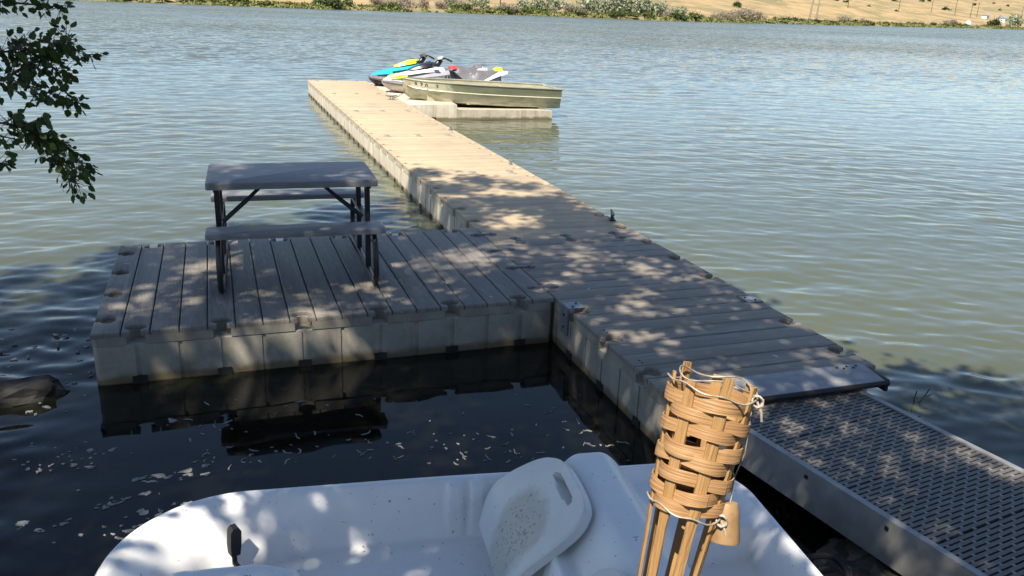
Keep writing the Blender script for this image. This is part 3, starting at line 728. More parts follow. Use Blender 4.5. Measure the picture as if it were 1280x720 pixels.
# pedals (black foot paddles on cranks)
for (px_, py_, tl) in ((.455, -.20, .10), (.50, -1.26, -.2)):
    r_ = MB(); pts = []
    for k in range(7):
        t = k/6; pts.append(((tl*.2)*t, 0, .10*t))
    prof = [(-.018, -.062), (.018, -.062), (.022, -.02), (.021, .045), (.010, .062), (-.012, .062), (-.022, .045), (-.022, -.02)]
    r_.loft([[(a+.0, b_, c__) for a, c__ in prof] for b_ in (-.02, .02)])
    o = r_.build('pedal', 'black_rubber', pb, True); o.location = (px_, py_, .272); o.rotation_euler = (0, .08, .5)
    q = MB(); q.tube([(0, 0, -.06), (0, -.01, -.10), (0, -.25, -.11)], .011, 8); q.build('crank', 'black_steel', o, True)
# drain bumps at the stern well
for xx in (2.40, 2.49):
    q = MB(); q.prism([(.012*math.cos(t*math.pi/4), .012*math.sin(t*math.pi/4)) for t in range(8)], -.006, .012, .003); o = q.build('well_plug', 'pedal_seat', pb, True); o.location = (xx, -.468, .25); o.rotation_euler = (math.pi/2, 0, 0)

# ================================================================== TIKI TORCH
T1 = Vector(atd(893, 478, .955)); T0 = Vector(atd(855, 636, .985))
ax = (T1-T0).normalized(); hT = (T1-T0).length
torch = thing('bamboo_torch', (0, 0, 0), 'woven bamboo garden torch standing in front of the white pedal boat', 'torch')
zax = ax; xax = Vector(_r); xax = (xax-zax*xax.dot(zax)).normalized(); yax = zax.cross(xax)
TM = Matrix((xax, yax, zax)).transposed()
gz = float(bed_z(np.array([-1.83]), np.array([-4.8]))[0])
tl = (T0.z-gz)/zax.z+.1
torch.location = T0-zax*tl; torch.rotation_euler = TM.to_euler()
Z0 = tl
RT, RB = .0455, .0375
def rad_at(z):
    t = (z-Z0)/hT
    if t >= 0: return RB+(RT-RB)*t**.8
    d_ = -t*hT
    return max(.0145, RB-(RB-.015)*min(1, d_/.34))
NSTK = 7
SA = [2*math.pi*(k+.35)/NSTK+random.uniform(-.05, .05) for k in range(NSTK)]
for k, a in enumerate(SA):
    pts = []; topz = Z0+hT+random.uniform(.0, .014)
    m = MB(); rings = []
    for z in [Z0-.40, Z0-.33, Z0-.2, Z0-.1, Z0-.02, Z0+.03, Z0+.08, Z0+.12, Z0+hT-.02, topz]:
        r_ = rad_at(z)-.001; wv = .0066 if z > Z0-.01 else .0050
        if z == topz: wv *= .8
        er = Vector((math.cos(a), math.sin(a), 0)); et = Vector((-math.sin(a), math.cos(a), 0)); c_ = er*r_+Vector((0, 0, z))
        rings.append([c_-et*wv-er*.0018, c_+et*wv-er*.0018, c_+et*wv+er*.0012, c_+er*.0022, c_-et*wv+er*.0012])
    m.loft(rings); m.build('stake', 'bamboo_stake', torch, True)
NB = 8
for b in range(NB):
    zc = Z0+.002+(hT-.012)*(b+.5)/NB; m = MB(); n_ = 84; rings = []
    tilt = random.uniform(-.005, .005); ph = random.uniform(0, 6.28); a0 = random.uniform(0, 6.28)
    hw_ = .0074*random.uniform(.88, 1.08)
    for k in range(n_+9):
        a = a0+2*math.pi*k/n_
        # weave over / under the stakes
        best = min(range(NSTK), key=lambda q: abs((a-SA[q]+math.pi) % (2*math.pi)-math.pi))
        # phase runs through the stakes
        i0 = sum(1 for q in SA if q < (a % (2*math.pi)))
        lo_ = SA[i0-1] if i0 > 0 else SA[-1]-2*math.pi; hi_ = SA[i0] if i0 < NSTK else SA[0]+2*math.pi
        t = ((a % (2*math.pi))-lo_)/(hi_-lo_)
        s0 = 1 if (i0-1+b) % 2 == 0 else -1; s1 = 1 if (i0+b) % 2 == 0 else -1
        if i0 == 0: s0 = 1 if (NSTK-1+b) % 2 == 0 else -1
        if i0 == NSTK: s1 = 1 if b % 2 == 0 else -1
        wv = (s0*(1+math.cos(math.pi*t))+s1*(1-math.cos(math.pi*t)))/2
        r_ = rad_at(zc)+.0031*wv+(.0012 if k > n_ else 0)
        z = zc+tilt*math.cos(a+ph)+.0012*math.sin(3*a+ph)
        er = Vector((math.cos(a), math.sin(a), 0))
        rings.append([er*(r_-.0007)+Vector((0, 0, z-hw_)), er*(r_+.0007)+Vector((0, 0, z-hw_)), er*(r_+.0010)+Vector((0, 0, z)), er*(r_+.0007)+Vector((0, 0, z+hw_)), er*(r_-.0007)+Vector((0, 0, z+hw_))])
    m.loft(rings); m.build('woven_band', 'bamboo', torch, True)
def wire(zc, wob, nm='binding_wire'):
    m = MB(); pts = []
    for k in range(73):
        a = 2*math.pi*k/72; r_ = rad_at(zc)+.004+wob*math.sin(5*a); pts.append((r_*math.cos(a), r_*math.sin(a), zc+.003*math.sin(2*a+1)+.0015*math.sin(7*a)))
    m.tube(pts, .0011, 6, False)
    # knot
    a = math.radians(-38); r_ = rad_at(zc)+.006; c_ = Vector((r_*math.cos(a), r_*math.sin(a), zc))
    for j in range(3):
        ph = j*1.1; m.tube([c_+Vector((.007*math.cos(t/8*2*math.pi+ph)*.8, .004*math.sin(t/8*2*math.pi), .006*math.sin(t/8*2*math.pi+ph))) for t in range(9)], .0013, 6)
    m.tube([c_, c_+Vector((.006, -.003, -.010)), c_+Vector((.009, -.002, -.020))], .0014, 6)
    m.build(nm, 'wire', torch, True)
wire(Z0+hT-.006, .0015); wire(Z0+.004, .001)
m = MB(); pts = [(math.cos(a)*(RT-.006), math.sin(a)*(RT-.006), Z0+hT+.004+.004*math.sin(3*a)) for a in [2*math.pi*k/40 for k in range(41)]]
m.tube(pts, .0010, 6); m.build('binding_wire', 'wire', torch, True)
# fuel canister inside and pole below
m = MB(); m.tube([(0, 0, Z0+.02), (0, 0, Z0+.05)], [.024, .026], 20); m.build('wick_holder', 'bamboo_stake', torch, True)
m = MB(); prof = []; z = -.02
while z < Z0-.33:
    prof += [(.0150, z), (.0148, z+.09), (.0172, z+.10), (.0150, z+.11)]; z += .12
m.loft([[(r_*math.cos(2*math.pi*k/14), r_*math.sin(2*math.pi*k/14), zz) for k in range(14)] for r_, zz in prof]); m.build('pole', 'bamboo_stake', torch, True)
# snuffer cap hanging from the rim
cp = Vector(atd(907, 652, .985)); capm = TM.inverted()@(cp-torch.location)
m = MB(); prof = [(.0165, -.0215), (.0168, -.019), (.0135, .015), (.0115, .0215), (.008, .0225)]
m.loft([[(r_*math.cos(2*math.pi*k/22), r_*math.sin(2*math.pi*k/22), zz) for k in range(22)] for r_, zz in prof]); cap = m.build('snuffer_cap', 'cap_wood', torch, True)
cap.location = capm; cap.rotation_euler = (-.1, -.12, 0)
m = MB(); rr = rad_at(Z0+hT-.012); e_ = Vector((math.cos(-.5)*rr, math.sin(-.5)*rr, Z0+hT-.012))
m.tube([capm+Vector((0, 0, .022)), capm+Vector((.0, .006, .05)), capm.lerp(e_, .6)+Vector((.004, 0, 0)), e_], .0008, 5); m.build('cord', 'wire', torch, True)

# ================================================================== ALUMINIUM BOAT
ab = thing('aluminium_boat', (1.56, 12.72, 0), 'weathered olive aluminium rowing boat resting on its drive-on float', 'boat', None, 0); ab.scale = (1.025, 1.0, 1.0)
ST = [  # x, half beam, gunwale z, chine half beam, chine z, keel z
    (0.00, .015, .785, .01, .70, .60), (.06, .10, .78, .03, .52, .44), (.2, .22, .765, .10, .42, .355), (.5, .38, .745, .26, .37, .30), (.9, .50, .725, .40, .335, .26), (1.5, .58, .695, .49, .295, .225), (2.2, .60, .665, .52, .26, .195), (2.9, .59, .635, .51, .235, .18), (3.34, .57, .615, .49, .215, .17)]
def boat_ring(s, ins=0.0):
    x, b, g, cb, cz, kz = s; b -= ins; cb -= ins; cz += ins; kz += ins
    b = max(b, .004); cb = max(cb, .002)
    mid = [(b*.55+cb*.45+.012, g*.48+cz*.52+.02), (b*.62+cb*.38+.030*(b > .05), g*.55+cz*.45)]
    side = [(b, g), (b*.86+cb*.14+.008, g*.78+cz*.22), mid[1], mid[0], (cb, cz), (cb*.5, kz*.8+cz*.2), (0, kz)]
    return [(x, -y, z) for y, z in side]+[(x, y, z) for y, z in reversed(side[:-1])]
rg = [boat_ring(s) for s in ST]
m = MB(); m.loft(rg, False, False); n_ = len(rg[0]); o_ = (len(ST)-1)*n_; m.f.append(tuple(o_+j for j in range(n_))); m.build('hull', 'jon', ab, True)
ri = [boat_ring((s[0]-.012*(k == len(ST)-1), *s[1:]), .014) for k, s in enumerate(ST)][1:]
m = MB(); m.loft(ri, False, False); o_ = (len(ri)-1)*n_; m.f.append(tuple(o_+j for j in range(n_))); m.build('liner', 'jon_inner', ab, True)
for s_ in (-1, 1):
    m = MB(); m.tube([(s[0], s_*max(s[1]-.004, .01), s[2]+.006) for s in ST], .020, 8); m.build('gunwale', 'jon_rim', ab, True)
    m = MB(); m.tube([(s[0], s_*(s[1]*.62+s[3]*.38+.032*min(1, s[1]/.3)), s[2]*.55+s[4]*.45) for s in ST[1:]], .013, 6); m.build('spray_rail', 'jon_pale', ab, True)
m = MB(); m.tube([(3.345, -.56, .612), (3.345, .56, .612)], .022, 8); m.build('transom_cap', 'jon_rim', ab, True)
for x in (.55, 1.35, 2.2, 2.95):
    b = float(np.interp(x, [s[0] for s in ST], [s[1] for s in ST])); g = float(np.interp(x, [s[0] for s in ST], [s[2] for s in ST]))
    m = MB(); m.box((x, 0, g-.15), (.26, 2*b-.07, .03)); m.build('bench', 'jon_inner', ab)
    m = MB(); m.box((x, 0, g-.29), (.18, 2*b-.2, .25)); m.build('bench_support', 'jon_inner', ab)
# registration on the bow: sticker and characters, following the hull side
def hull_pt(x, f, out=.004):
    s = [float(np.interp(x, [q[0] for q in ST], [q[i] for q in ST])) for i in range(1, 6)]
    b, g, cb, cz, kz = s
    return Vector((x, -(b*(1-f)+cb*f)-.016*min(1, f*5)*min(1, b/.3)-out, g*(1-f)+cz*f))
def text_mesh(ch, size):
    cu = bpy.data.curves.new('reg', 'FONT'); cu.body = ch; cu.size = size; cu.extrude = .0015; cu.resolution_u = 3
    o = bpy.data.objects.new('reg', cu); coll.objects.link(o); dg = bpy.context.evaluated_depsgraph_get(); dg.update()
    me_ = bpy.data.meshes.new_from_object(o.evaluated_get(dg)); bpy.data.objects.remove(o); me_.materials.clear(); me_.materials.append(MAT['ink']); return me_
for ch, x in (('8', .20), ('7', .30), ('0', .395), ('2', .60)):
    p = hull_pt(x, .36, .010); q = hull_pt(x+.05, .36, .010); tdir = (q-p).normalized(); up = (hull_pt(x, .10)-hull_pt(x, .45)).normalized(); nr_ = tdir.cross(up).normalized(); up = nr_.cross(tdir)
    o = link('registration_character', text_mesh(ch, .135), ab); o.matrix_local = Matrix.Translation(p)@Matrix((tdir, up, nr_)).transposed().to_4x4()
p = hull_pt(.115, .30, .012); q = hull_pt(.165, .30, .012); td = (q-p).normalized(); up = Vector((0, 0, 1)); nr_ = td.cross(up).normalized(); up = nr_.cross(td)
m = MB(); m.box((0, 0, 0), (.065, .07, .003)); o = m.build('registration_sticker', 'sticker_red', ab); o.matrix_local = Matrix.Translation(p)@Matrix((td, up, nr_)).transposed().to_4x4()
m = MB(); m.tube([(.03, -.05, .50), (-.10, -.08, .42), (-.22, -.09, .38)], .008, 6); m.build('bow_line', 'twig', ab, True)

# ================================================================== JET SKIS
def jet_ski(loc, label, hood, trim, cowl, rear, red=False):
    r_ = thing('jet_ski', loc, label, 'jet ski', None)
    S = [(0, .05, .315, .26), (.07, .15, .315, .17), (.2, .26, .305, .10), (.45, .40, .285, .04), (.85, .52, .265, 0), (1.3, .58, .25, -.01), (2.0, .59, .24, -.01), (2.7, .56, .24, 0), (2.95, .52, .245, .02)]
    rings = [[(x, -b, g), (x, -b*.93, g-.06), (x, -b*.62, k+.35*(g-k)*.5), (x, 0, k), (x, b*.62, k+.35*(g-k)*.5), (x, b*.93, g-.06), (x, b, g)] for x, b, g, k in S]
    m = MB(); m.loft(rings); m.build('lower_hull', 'ski_hull' if not red else 'ski_black', r_, True)
    for s_ in (-1, 1):
        m = MB(); m.tube([(x, s_*b, g-.01) for x, b, g, k in S], [.02, .035]+[.048]*6+[.04], 8, flat=1.0); m.build('bumper', 'ski_grey', r_, True)
    # deck
    D_ = [(0.02, .05, .33), (.07, .15, .36), (.2, .25, .385), (.45, .38, .40), (.85, .50, .40), (1.3, .55, .36), (2.0, .56, .31), (2.7, .53, .30), (2.93, .49, .28)]
    rings = [[(x, -b, .262), (x, -b*.92, z-.02), (x, -b*.5, z), (x, b*.5, z), (x, b*.92, z-.02), (x, b, .262)] for x, b, z in D_]
    m = MB(); m.loft(rings); m.build('deck', trim, r_, True)
    # hood: narrow nose rising to the dash
    Hd = [(.03, .05, .345), (.15, .14, .41), (.4, .23, .485), (.7, .29, .555), (.95, .31, .605), (1.2, .30, .64), (1.42, .24, .62)]
    rings = [[(x, -b, .33), (x, -b*.95, z*.75+.08), (x, -b*.6, z-.01), (x, 0, z+.012), (x, b*.6, z-.01), (x, b*.95, z*.75+.08), (x, b, .33)] for x, b, z in Hd]
    m = MB(); m.loft(rings); m.build('hood', hood, r_, True)
    for s_ in (-1, 1):      # dark vent, side pod, stripe
        m = MB(); m.loft([[(.45, s_*.30, .43), (.45, s_*.245, .45), (.45, s_*.24, .44)], [(.9, s_*.345, .475), (.9, s_*.305, .525), (.9, s_*.30, .48)], [(1.35, s_*.31, .52), (1.35, s_*.285, .545), (1.35, s_*.28, .53)]]); m.build('vent', 'ski_black', r_, True)
        m = MB(); m.loft([[(.5, s_*.42, .395), (.5, s_*.34, .41), (.5, s_*.34, .39)], [(1.1, s_*.42, .45), (1.1, s_*.33, .52), (1.1, s_*.30, .42)], [(1.5, s_*.36, .50), (1.5, s_*.26, .585), (1.5, s_*.24, .45)], [(1.56, s_*.34, .33), (1.56, s_*.26, .35), (1.56, s_*.24, .33)]]); m.build('side_pod', 'ski_silver', r_, True)
        m = MB(); m.loft([[(.16, s_*.235, .385), (.16, s_*.19, .415), (.16, s_*.17, .39)], [(.38, s_*.36, .405), (.38, s_*.24, .47), (.38, s_*.22, .42)], [(.52, s_*.40, .405), (.52, s_*.26, .47), (.52, s_*.24, .42)]]); m.build('nose_panel', rear, r_, True)
    # cowl on top of the hood
    m = MB(); C_ = [(.62, .10, .555, .57), (.8, .19, .60, .66), (1.0, .21, .635, .725), (1.16, .16, .66, .75), (1.24, .08, .68, .735)]
    m.loft([[(x, -b, z0), (x, -b*.8, (z0+z1)/2+.02), (x, -b*.3, z1), (x, b*.3, z1), (x, b*.8, (z0+z1)/2+.02), (x, b, z0)] for x, b, z0, z1 in C_]); m.build('cowl', cowl, r_, True)
    # steering column, handlebar, grips, mirrors
    m = MB(); m.tube([(1.22, 0, .62), (1.38, 0, .80)], [.085, .055], 10); m.build('steering_column', 'ski_black', r_, True)
    m = MB(); m.tube([(1.50, -.36, .80), (1.42, -.22, .845), (1.37, 0, .835), (1.42, .22, .845), (1.50, .36, .80)], .017, 8); hb = m.build('handlebar', 'ski_black', r_, True)
    m = MB(); m.loft([[(1.28, -.09, .80), (1.28, .09, .80), (1.28, .07, .85), (1.28, -.07, .85)], [(1.40, -.11, .83), (1.40, .11, .83), (1.40, .08, .885), (1.40, -.08, .885)]]); m.build('bar_pad', 'ski_silver' if not red else 'ski_black', hb, True)
    for s_ in (-1, 1):
        m = MB(); m.tube([(1.46, s_*.27, .825), (1.52, s_*.40, .79)], .024, 8); m.build('grip', 'ski_black', hb, True)
        m = MB(); m.loft([[(1.10, s_*.30, .66), (1.10, s_*.40, .68), (1.10, s_*.40, .72), (1.10, s_*.30, .73)], [(1.20, s_*.28, .66), (1.20, s_*.41, .68), (1.20, s_*.41, .735), (1.20, s_*.28, .745)]]); m.build('mirror', 'ski_black', r_, True)
    # seat: saddle with step
    Se = [(1.42, .13, .60), (1.50, .15, .60), (1.60, .165, .575), (1.75, .17, .51), (1.92, .175, .475), (2.08, .175, .48), (2.15, .18, .51), (2.20, .18, .61), (2.27, .18, .575), (2.5, .18, .575), (2.72, .17, .59), (2.80, .14, .57)]
    rings = [[(x, -b-.06, .30), (x, -b-.02, z-.10), (x, -b*.8, z-.02), (x, 0, z), (x, b*.8, z-.02), (x, b+.02, z-.10), (x, b+.06, .30)] for x, b, z in Se]
    m = MB(); m.loft(rings); m.build('seat', 'ski_grey', r_, True)
    m = MB(); m.loft([[(x, -.14, z0), (x, -.09, z1), (x, .09, z1), (x, .14, z0)] for x, z0, z1 in ((2.66, .50, .605), (2.76, .55, .655), (2.84, .55, .64))]); m.build('seat_end', rear if not red else 'ski_grey', r_, True)
    for s_ in (-1, 1):
        m = MB(); m.loft([[(2.30, s_*.30, .31), (2.30, s_*.24, .33), (2.30, s_*.22, .31)], [(2.72, s_*.25, .46), (2.72, s_*.19, .55), (2.72, s_*.17, .47)], [(2.95, s_*.22, .52), (2.95, s_*.17, .575), (2.95, s_*.15, .53)]]); m.build('tail_fairing', 'ski_white', r_, True)
    for s_ in (-1, 1):
        m = MB(); m.loft([[(1.50, s_*.27, .31), (1.50, s_*.235, .57), (1.50, s_*.16, .585), (1.50, s_*.16, .31)], [(1.64, s_*.262, .31), (1.64, s_*.21, .54), (1.64, s_*.15, .56), (1.64, s_*.15, .31)], [(1.84, s_*.25, .31), (1.84, s_*.215, .39), (1.84, s_*.15, .40), (1.84, s_*.15, .31)]]); m.build('knee_panel', 'ski_black', r_, True)
    m = MB(); m.tube([(2.88, -.2, .52), (2.96, -.1, .54), (2.96, .1, .54), (2.88, .2, .52)], .014, 8); m.build('grab_rail', 'ski_silver', r_, True)
    if red:
        m = MB(); m.loft([[(2.02, -.15, .52), (2.02, .15, .52), (2.02, .10, .58), (2.02, -.10, .58)], [(2.16, -.16, .53), (2.16, .16, .53), (2.16, .11, .61), (2.16, -.11, .61)], [(2.26, -.13, .53), (2.26, .13, .53), (2.26, .1, .57), (2.26, -.1, .57)]]); m.build('seat_bolster', 'ski_red', r_, True)
jet_ski((1.40, 14.22, .28), 'white and silver jet ski with grey seat and lime tail behind the boat', 'ski_white', 'ski_white', 'ski_black', 'ski_lime')
jet_ski((1.36, 15.72, .24), 'teal jet ski with lime cowl on the outermost float', 'ski_teal', 'ski_grey', 'ski_lime', 'ski_teal', True)

# ================================================================== NEAR SHORE BITS
def rock(name, loc, sx, sy, sz, mat, label, cat, group=None, seed=0):
    rs = np.random.default_rng(seed); bm = bmesh.new(); bmesh.ops.create_icosphere(bm, subdivisions=3 if mat == 'rock' else 4, radius=1)
    ph = rs.uniform(0, 6, (14, 3)); fr = rs.normal(size=(14, 3))*4.2; am = rs.uniform(.02, .075, 14)
    for v_ in bm.verts:
        k = 1+sum(a*math.sin(f.dot(v_.co)+p[0]) for a, f, p in zip(am, [Vector(q) for q in fr], ph))+rs.normal()*.022
        v_.co = Vector((v_.co.x*k*sx, v_.co.y*k*sy, max(-.6, v_.co.z*k)*sz))
    me_ = bpy.data.meshes.new(name); bm.to_mesh(me_); bm.free(); me_.materials.append(MAT[mat]); me_.polygons.foreach_set('use_smooth', [mat != 'rock']*len(me_.polygons))
    return tag(link(name, me_, None, loc), label, cat, group)
rc = atz(30, 496, 0)
rock('rock', (rc[0]-.03, rc[1]+.02, .0), .25, .14, .08, 'rock', 'dark weedy rock breaking the surface beside the platform', 'rock', seed=3)
st_spots = [(30, 690, .07), (75, 668, .05), (8, 655, .06), (120, 700, .055), (60, 715, .08), (105, 640, .05), (20, 620, .05), (90, 690, .04), (45, 650, .035), (130, 660, .04)]
for k, (u, v, s_) in enumerate(st_spots):
    p = atz(u, v, -.06); zb = float(bed_z(np.array([p[0]]), np.array([p[1]]))[0])
    rock('stone', (p[0], p[1], zb+.01), s_*1.3, s_, s_*.5, 'stone', 'pale stone lying in the shallows beside the pedal boat bow', 'stone', 'stones in the shallows', 20+k)
def twig(pts, r0, label, group):
    m = MB(); m.tube(pts, [r0*(1-.6*i/(len(pts)-1)) for i in range(len(pts))], 6)
    return tag(m.build('twig', 'twig', None, True), label, 'twig', group)
tp = atz(1144, 506, 0)
m = MB(); m.tube([(tp[0], tp[1], -.06), (tp[0]-.02, tp[1], .05), (tp[0]-.01, tp[1], .10)], .004, 5); m.tube([(tp[0], tp[1], -.02), (tp[0]+.06, tp[1], .05), (tp[0]+.13, tp[1]+.02, .11)], .004, 5); m.tube([(tp[0]+.06, tp[1], .05), (tp[0]+.12, tp[1], .06)], .003, 5)
tag(m.build('twig', 'twig', None, True), 'thin dark twig poking out of the water beside the gangway', 'twig')
for k, (u, v, a, L_) in enumerate(((1060, 668, .35, .22), (1075, 620, 1.9, .16), (1100, 690, -.5, .2), (1040, 640, .1, .12), (1130, 705, .7, .14))):
    p = atz(u, v, .06); zb = float(bed_z(np.array([p[0]]), np.array([p[1]]))[0])+.03
    twig([(p[0], p[1], zb), (p[0]+.5*L_*math.cos(a), p[1]+.5*L_*math.sin(a), zb+.015), (p[0]+L_*math.cos(a+.1), p[1]+L_*math.sin(a+.1), zb+.005)], .007, 'short dead twig on the mud under the gangway', 'twigs under the gangway')
# black hose end on the mud by the boat stern
hp_ = atz(1028, 714, .10)
m = MB(); m.tube([(hp_[0]+.11*math.cos(a), hp_[1]+.11*math.sin(a), .10+.012*math.sin(3*a)) for a in [2*math.pi*k/30*1.0 for k in range(31)]], .014, 8)
tag(m.build('black_hose', 'black_rubber', None, True), 'coiled black hose lying on the mud behind the pedal boat stern', 'hose')

# ---- foam flecks drifting on the still water (stuff)
m = MB()
def fleck(cx, cy, s_, el, rot):
    n_ = 11; ph = rng.uniform(0, 6.28, 3); am = rng.uniform(.1, .38, 3); pts = []
    for k in range(n_):
        a = 2*math.pi*k/n_; r_ = s_*(1+am[0]*math.sin(2*a+ph[0])+am[1]*math.sin(3*a+ph[1])+.6*am[2]*math.sin(5*a+ph[2]))
        x, y = r_*math.cos(a)*el, r_*math.sin(a)/el; pts.append((cx+x*math.cos(rot)-y*math.sin(rot), cy+x*math.sin(rot)+y*math.cos(rot)))
    m.prism(pts, -.004, .0045, .0015)
def curl(cx, cy, L_, w_):
    a = rng.uniform(0, 6.28); k = rng.normal()*18; p = np.array([cx, cy]); n_ = 9; l_, r_ = [], []
    for i in range(n_):
        a += k*L_/n_+rng.normal()*.35; d = np.array([math.cos(a), math.sin(a)]); p = p+d*L_/n_; q = np.array([-d[1], d[0]])*w_*(.35+.65*math.sin(math.pi*(i+.5)/n_))*rng.uniform(.6, 1.3)
        l_.append(p+q); r_.append(p-q)
    m.prism([tuple(x) for x in l_]+[tuple(x) for x in reversed(r_)], -.004, .004, 0)
def in_water_free(x, y):
    c_, s_ = math.cos(-BTH), math.sin(-BTH); lx = c_*(x+2.71)-s_*(y+2.0); ly = s_*(x+2.71)+c_*(y+2.0)
    return not (-.05 < lx < BL+.05 and ly < .06)
fc = [(rng.uniform(0, 300), rng.uniform(515, 712)) for _ in range(17)]
for u0, v0 in fc:
    c0 = atz(u0, v0, 0); a0 = rng.normal()*.5
    for k in range(int(rng.integers(4, 15))):
        l_ = rng.normal()*.13; t_ = rng.normal()*.035; x_ = c0[0]+l_*math.cos(a0)-t_*math.sin(a0); y_ = c0[1]+l_*math.sin(a0)+t_*math.cos(a0)
        if in_water_free(x_, y_) and y_ < -.05: fleck(x_, y_, rng.uniform(.012, .028) if rng.random() < .25 else rng.uniform(.003, .010), rng.uniform(1.0, 1.6), a0+rng.normal()*.3)
for k in range(120):
    u = rng.uniform(230, 800); v = 580-abs(rng.normal())*38; p = atz(u, v, 0)
    if not in_water_free(p[0], p[1]) or p[1] > -.15 or p[0] > -.15: continue
    if rng.random() < .55: curl(p[0], p[1], rng.uniform(.03, .09), rng.uniform(.002, .005))
    else: fleck(p[0], p[1], rng.uniform(.003, .009), rng.uniform(1, 1.6), rng.normal())
for k in range(40):
    p = atz(rng.uniform(0, 120), rng.uniform(410, 520), 0); fleck(p[0], p[1], rng.uniform(.005, .015), rng.uniform(1, 1.8), rng.normal()*.3)
tag(m.build('foam', 'foam', None, True), 'white foam flecks drifting on the still water by the bank', 'foam', kind='stuff')

# ================================================================== SHADE TREE (behind and above the viewer) with a low branch hanging into view
tree = thing('cottonwood_tree', (-7.2, -7.6, .9), 'leafy shade tree on the bank, its low branch hanging over the water', 'tree')
def wpart(mbuilder, name, mat, smooth=True):
    o = mbuilder.build(name, mat, None, smooth); o.parent = tree; o.matrix_parent_inverse = Matrix.Translation(tree.location).inverted(); return o
outl = [(-9.5, -9), (-8.8, -1.0), (-7.0, 1.2), (-4.6, 2.0), (-3.2, 3.0), (-1.6, 4.3), (0.2, 4.75), (1.0, 3.9), (1.75, 3.1), (1.7, 1.0), (1.75, -1.0), (3.0, -1.95), (4.6, -2.8), (5.0, -6), (2, -9)]
def inside(x, y):
    c_ = False; n_ = len(outl)
    for i in range(n_):
        (x1, y1), (x2, y2) = outl[i], outl[i-1]
        if (y1 > y) != (y2 > y) and x < (x2-x1)*(y-y1)/(y2-y1)+x1: c_ = not c_
    return c_
cl = []; tries = 0
sd_ = np.array(SUND)/-SUND.z
while len(cl) < 1620 and tries < 40000:
    tries += 1
    x, y = rng.uniform(-9.6, 5.1), rng.uniform(-9.1, 4.9)
    if not inside(x, y) or math.hypot(x+1.07, y+3.95) < .80: continue  # crown kept open here so sun reaches the torch
    h = rng.uniform(3.7, 7.6); q_ = np.array([x-sd_[0]*h, y-sd_[1]*h, H+h])-CAM
    if q_[1] > -1.5 and math.atan2(q_[2], math.hypot(q_[0], q_[1])) < math.radians(43):
        h = rng.uniform(7.0, 11.0); q_ = np.array([x-sd_[0]*h, y-sd_[1]*h, H+h])-CAM
        if q_[1] > -1.5 and math.atan2(q_[2], math.hypot(q_[0], q_[1])) < math.radians(43): continue
    if y > 2 and rng.random() < .15: continue
    cl.append((x-sd_[0]*h, y-sd_[1]*h, H+h))
for k in range(46):      # extra unseen leaf clumps, added to shade the pedal boat seat
    x, y = -1.15+rng.normal()*.33, -2.6+rng.normal()*.30; h = rng.uniform(4.5, 7.6); cl.append((x-sd_[0]*h, y-sd_[1]*h, H+h))
cl = np.array(cl)
nl = rng.integers(60, 130, len(cl)); idx = np.repeat(np.arange(len(cl)), nl)
off_ = rng.normal(size=(len(idx), 3))*np.array([.135, .135, .12])
Pl = cl[idx]+off_
V = leaf_quads(Pl, .098, .5, .8)-np.array(tree.location)
crown = link('crown', quads_mesh('crown', V, 'leaf'), tree)
# trunk and limbs
m = MB(); tb = Vector(tree.location)
top = Vector((-6.6, -6.6, 6.5))
m.tube([tb+Vector((0, 0, -.3)), tb+Vector((.05, .05, .5)), tb.lerp(top, .4)+Vector((.15, -.1, 0)), top], [.42, .33, .27, .2], 14); wpart(m, 'trunk', 'bark')
for k in range(26):
    c_ = Vector(cl[rng.integers(len(cl))]); s_ = tb.lerp(top, rng.uniform(.5, 1.0)); mid = s_.lerp(c_, .5)+Vector((rng.normal()*.3, rng.normal()*.3, .5))
    m = MB(); m.tube([s_, s_.lerp(mid, .5)+Vector((0, 0, .2)), mid, c_], [.085, .06, .04, .015], 7); wpart(m, 'limb', 'bark')
# hanging branch: twigs and toothed leaves about 3.4 m from the viewer
bt = MB(); LQ = []
def leaf_on(p, dirv, s_, LF):
    a = Vector(dirv).normalized(); b = a.cross(Vector(rng.normal(size=3))).normalized(); c_ = a.cross(b)
    prof = [(0, 0), (.18, .28), (.38, .40), (.48, .33), (.62, .36), (.72, .24), (.86, .18), (1.0, 0)]
    vs_ = [p+a*(t*s_)+b*(w_*s_)+c_*(.10*s_*abs(w_)) for t, w_ in prof]+[p+a*(t*s_)-b*(w_*s_)+c_*(.10*s_*abs(w_)) for t, w_ in reversed(prof[1:-1])]
    LF.add(vs_, [tuple(range(len(vs_)))])
LF = MB()
BD = 3.45
def spray(path, nleaf, spread, depth0, r0=.006, sz=.031):
    P_ = [Vector(atd(u, v, BD+depth0+i*.03+rng.normal()*.02)) for i, (u, v) in enumerate(path)]
    bt.tube(P_, [r0*(1-.75*i/(len(P_)-1)) for i in range(len(P_))], 5)
    for k in range(nleaf):
        t = rng.random()**.8*(len(P_)-1.001); i = int(t); p = P_[i].lerp(P_[i+1], t-i)
        o_ = Vector(np.clip(rng.normal(size=3), -1.5, 1.5)); o_ = o_*spread*(.35+.65*rng.random())
        q = p+o_*.8
        if rng.random() < .85: bt.tube([p, q], [.0016, .0008], 4)
        leaf_on(q, o_+(P_[i+1]-P_[i]).normalized()*.02+Vector((0, 0, -.02)), sz*rng.uniform(.65, 1.2), LF)
spray([(-60, -8), (0, 2), (45, 6), (85, 10)], 70, .040, .05)
spray([(-50, 120), (10, 96), (35, 80), (70, 62), (90, 42)], 170, .058, .1, .007)
spray([(20, 60), (45, 52), (80, 55), (118, 72)], 75, .035, .0, .004)
spray([(-40, 70), (0, 66), (30, 60), (60, 80), (85, 95)], 130, .055, .15, .005)
spray([(-30, 100), (15, 100), (50, 112), (75, 122), (100, 130)], 80, .036, .0, .004)
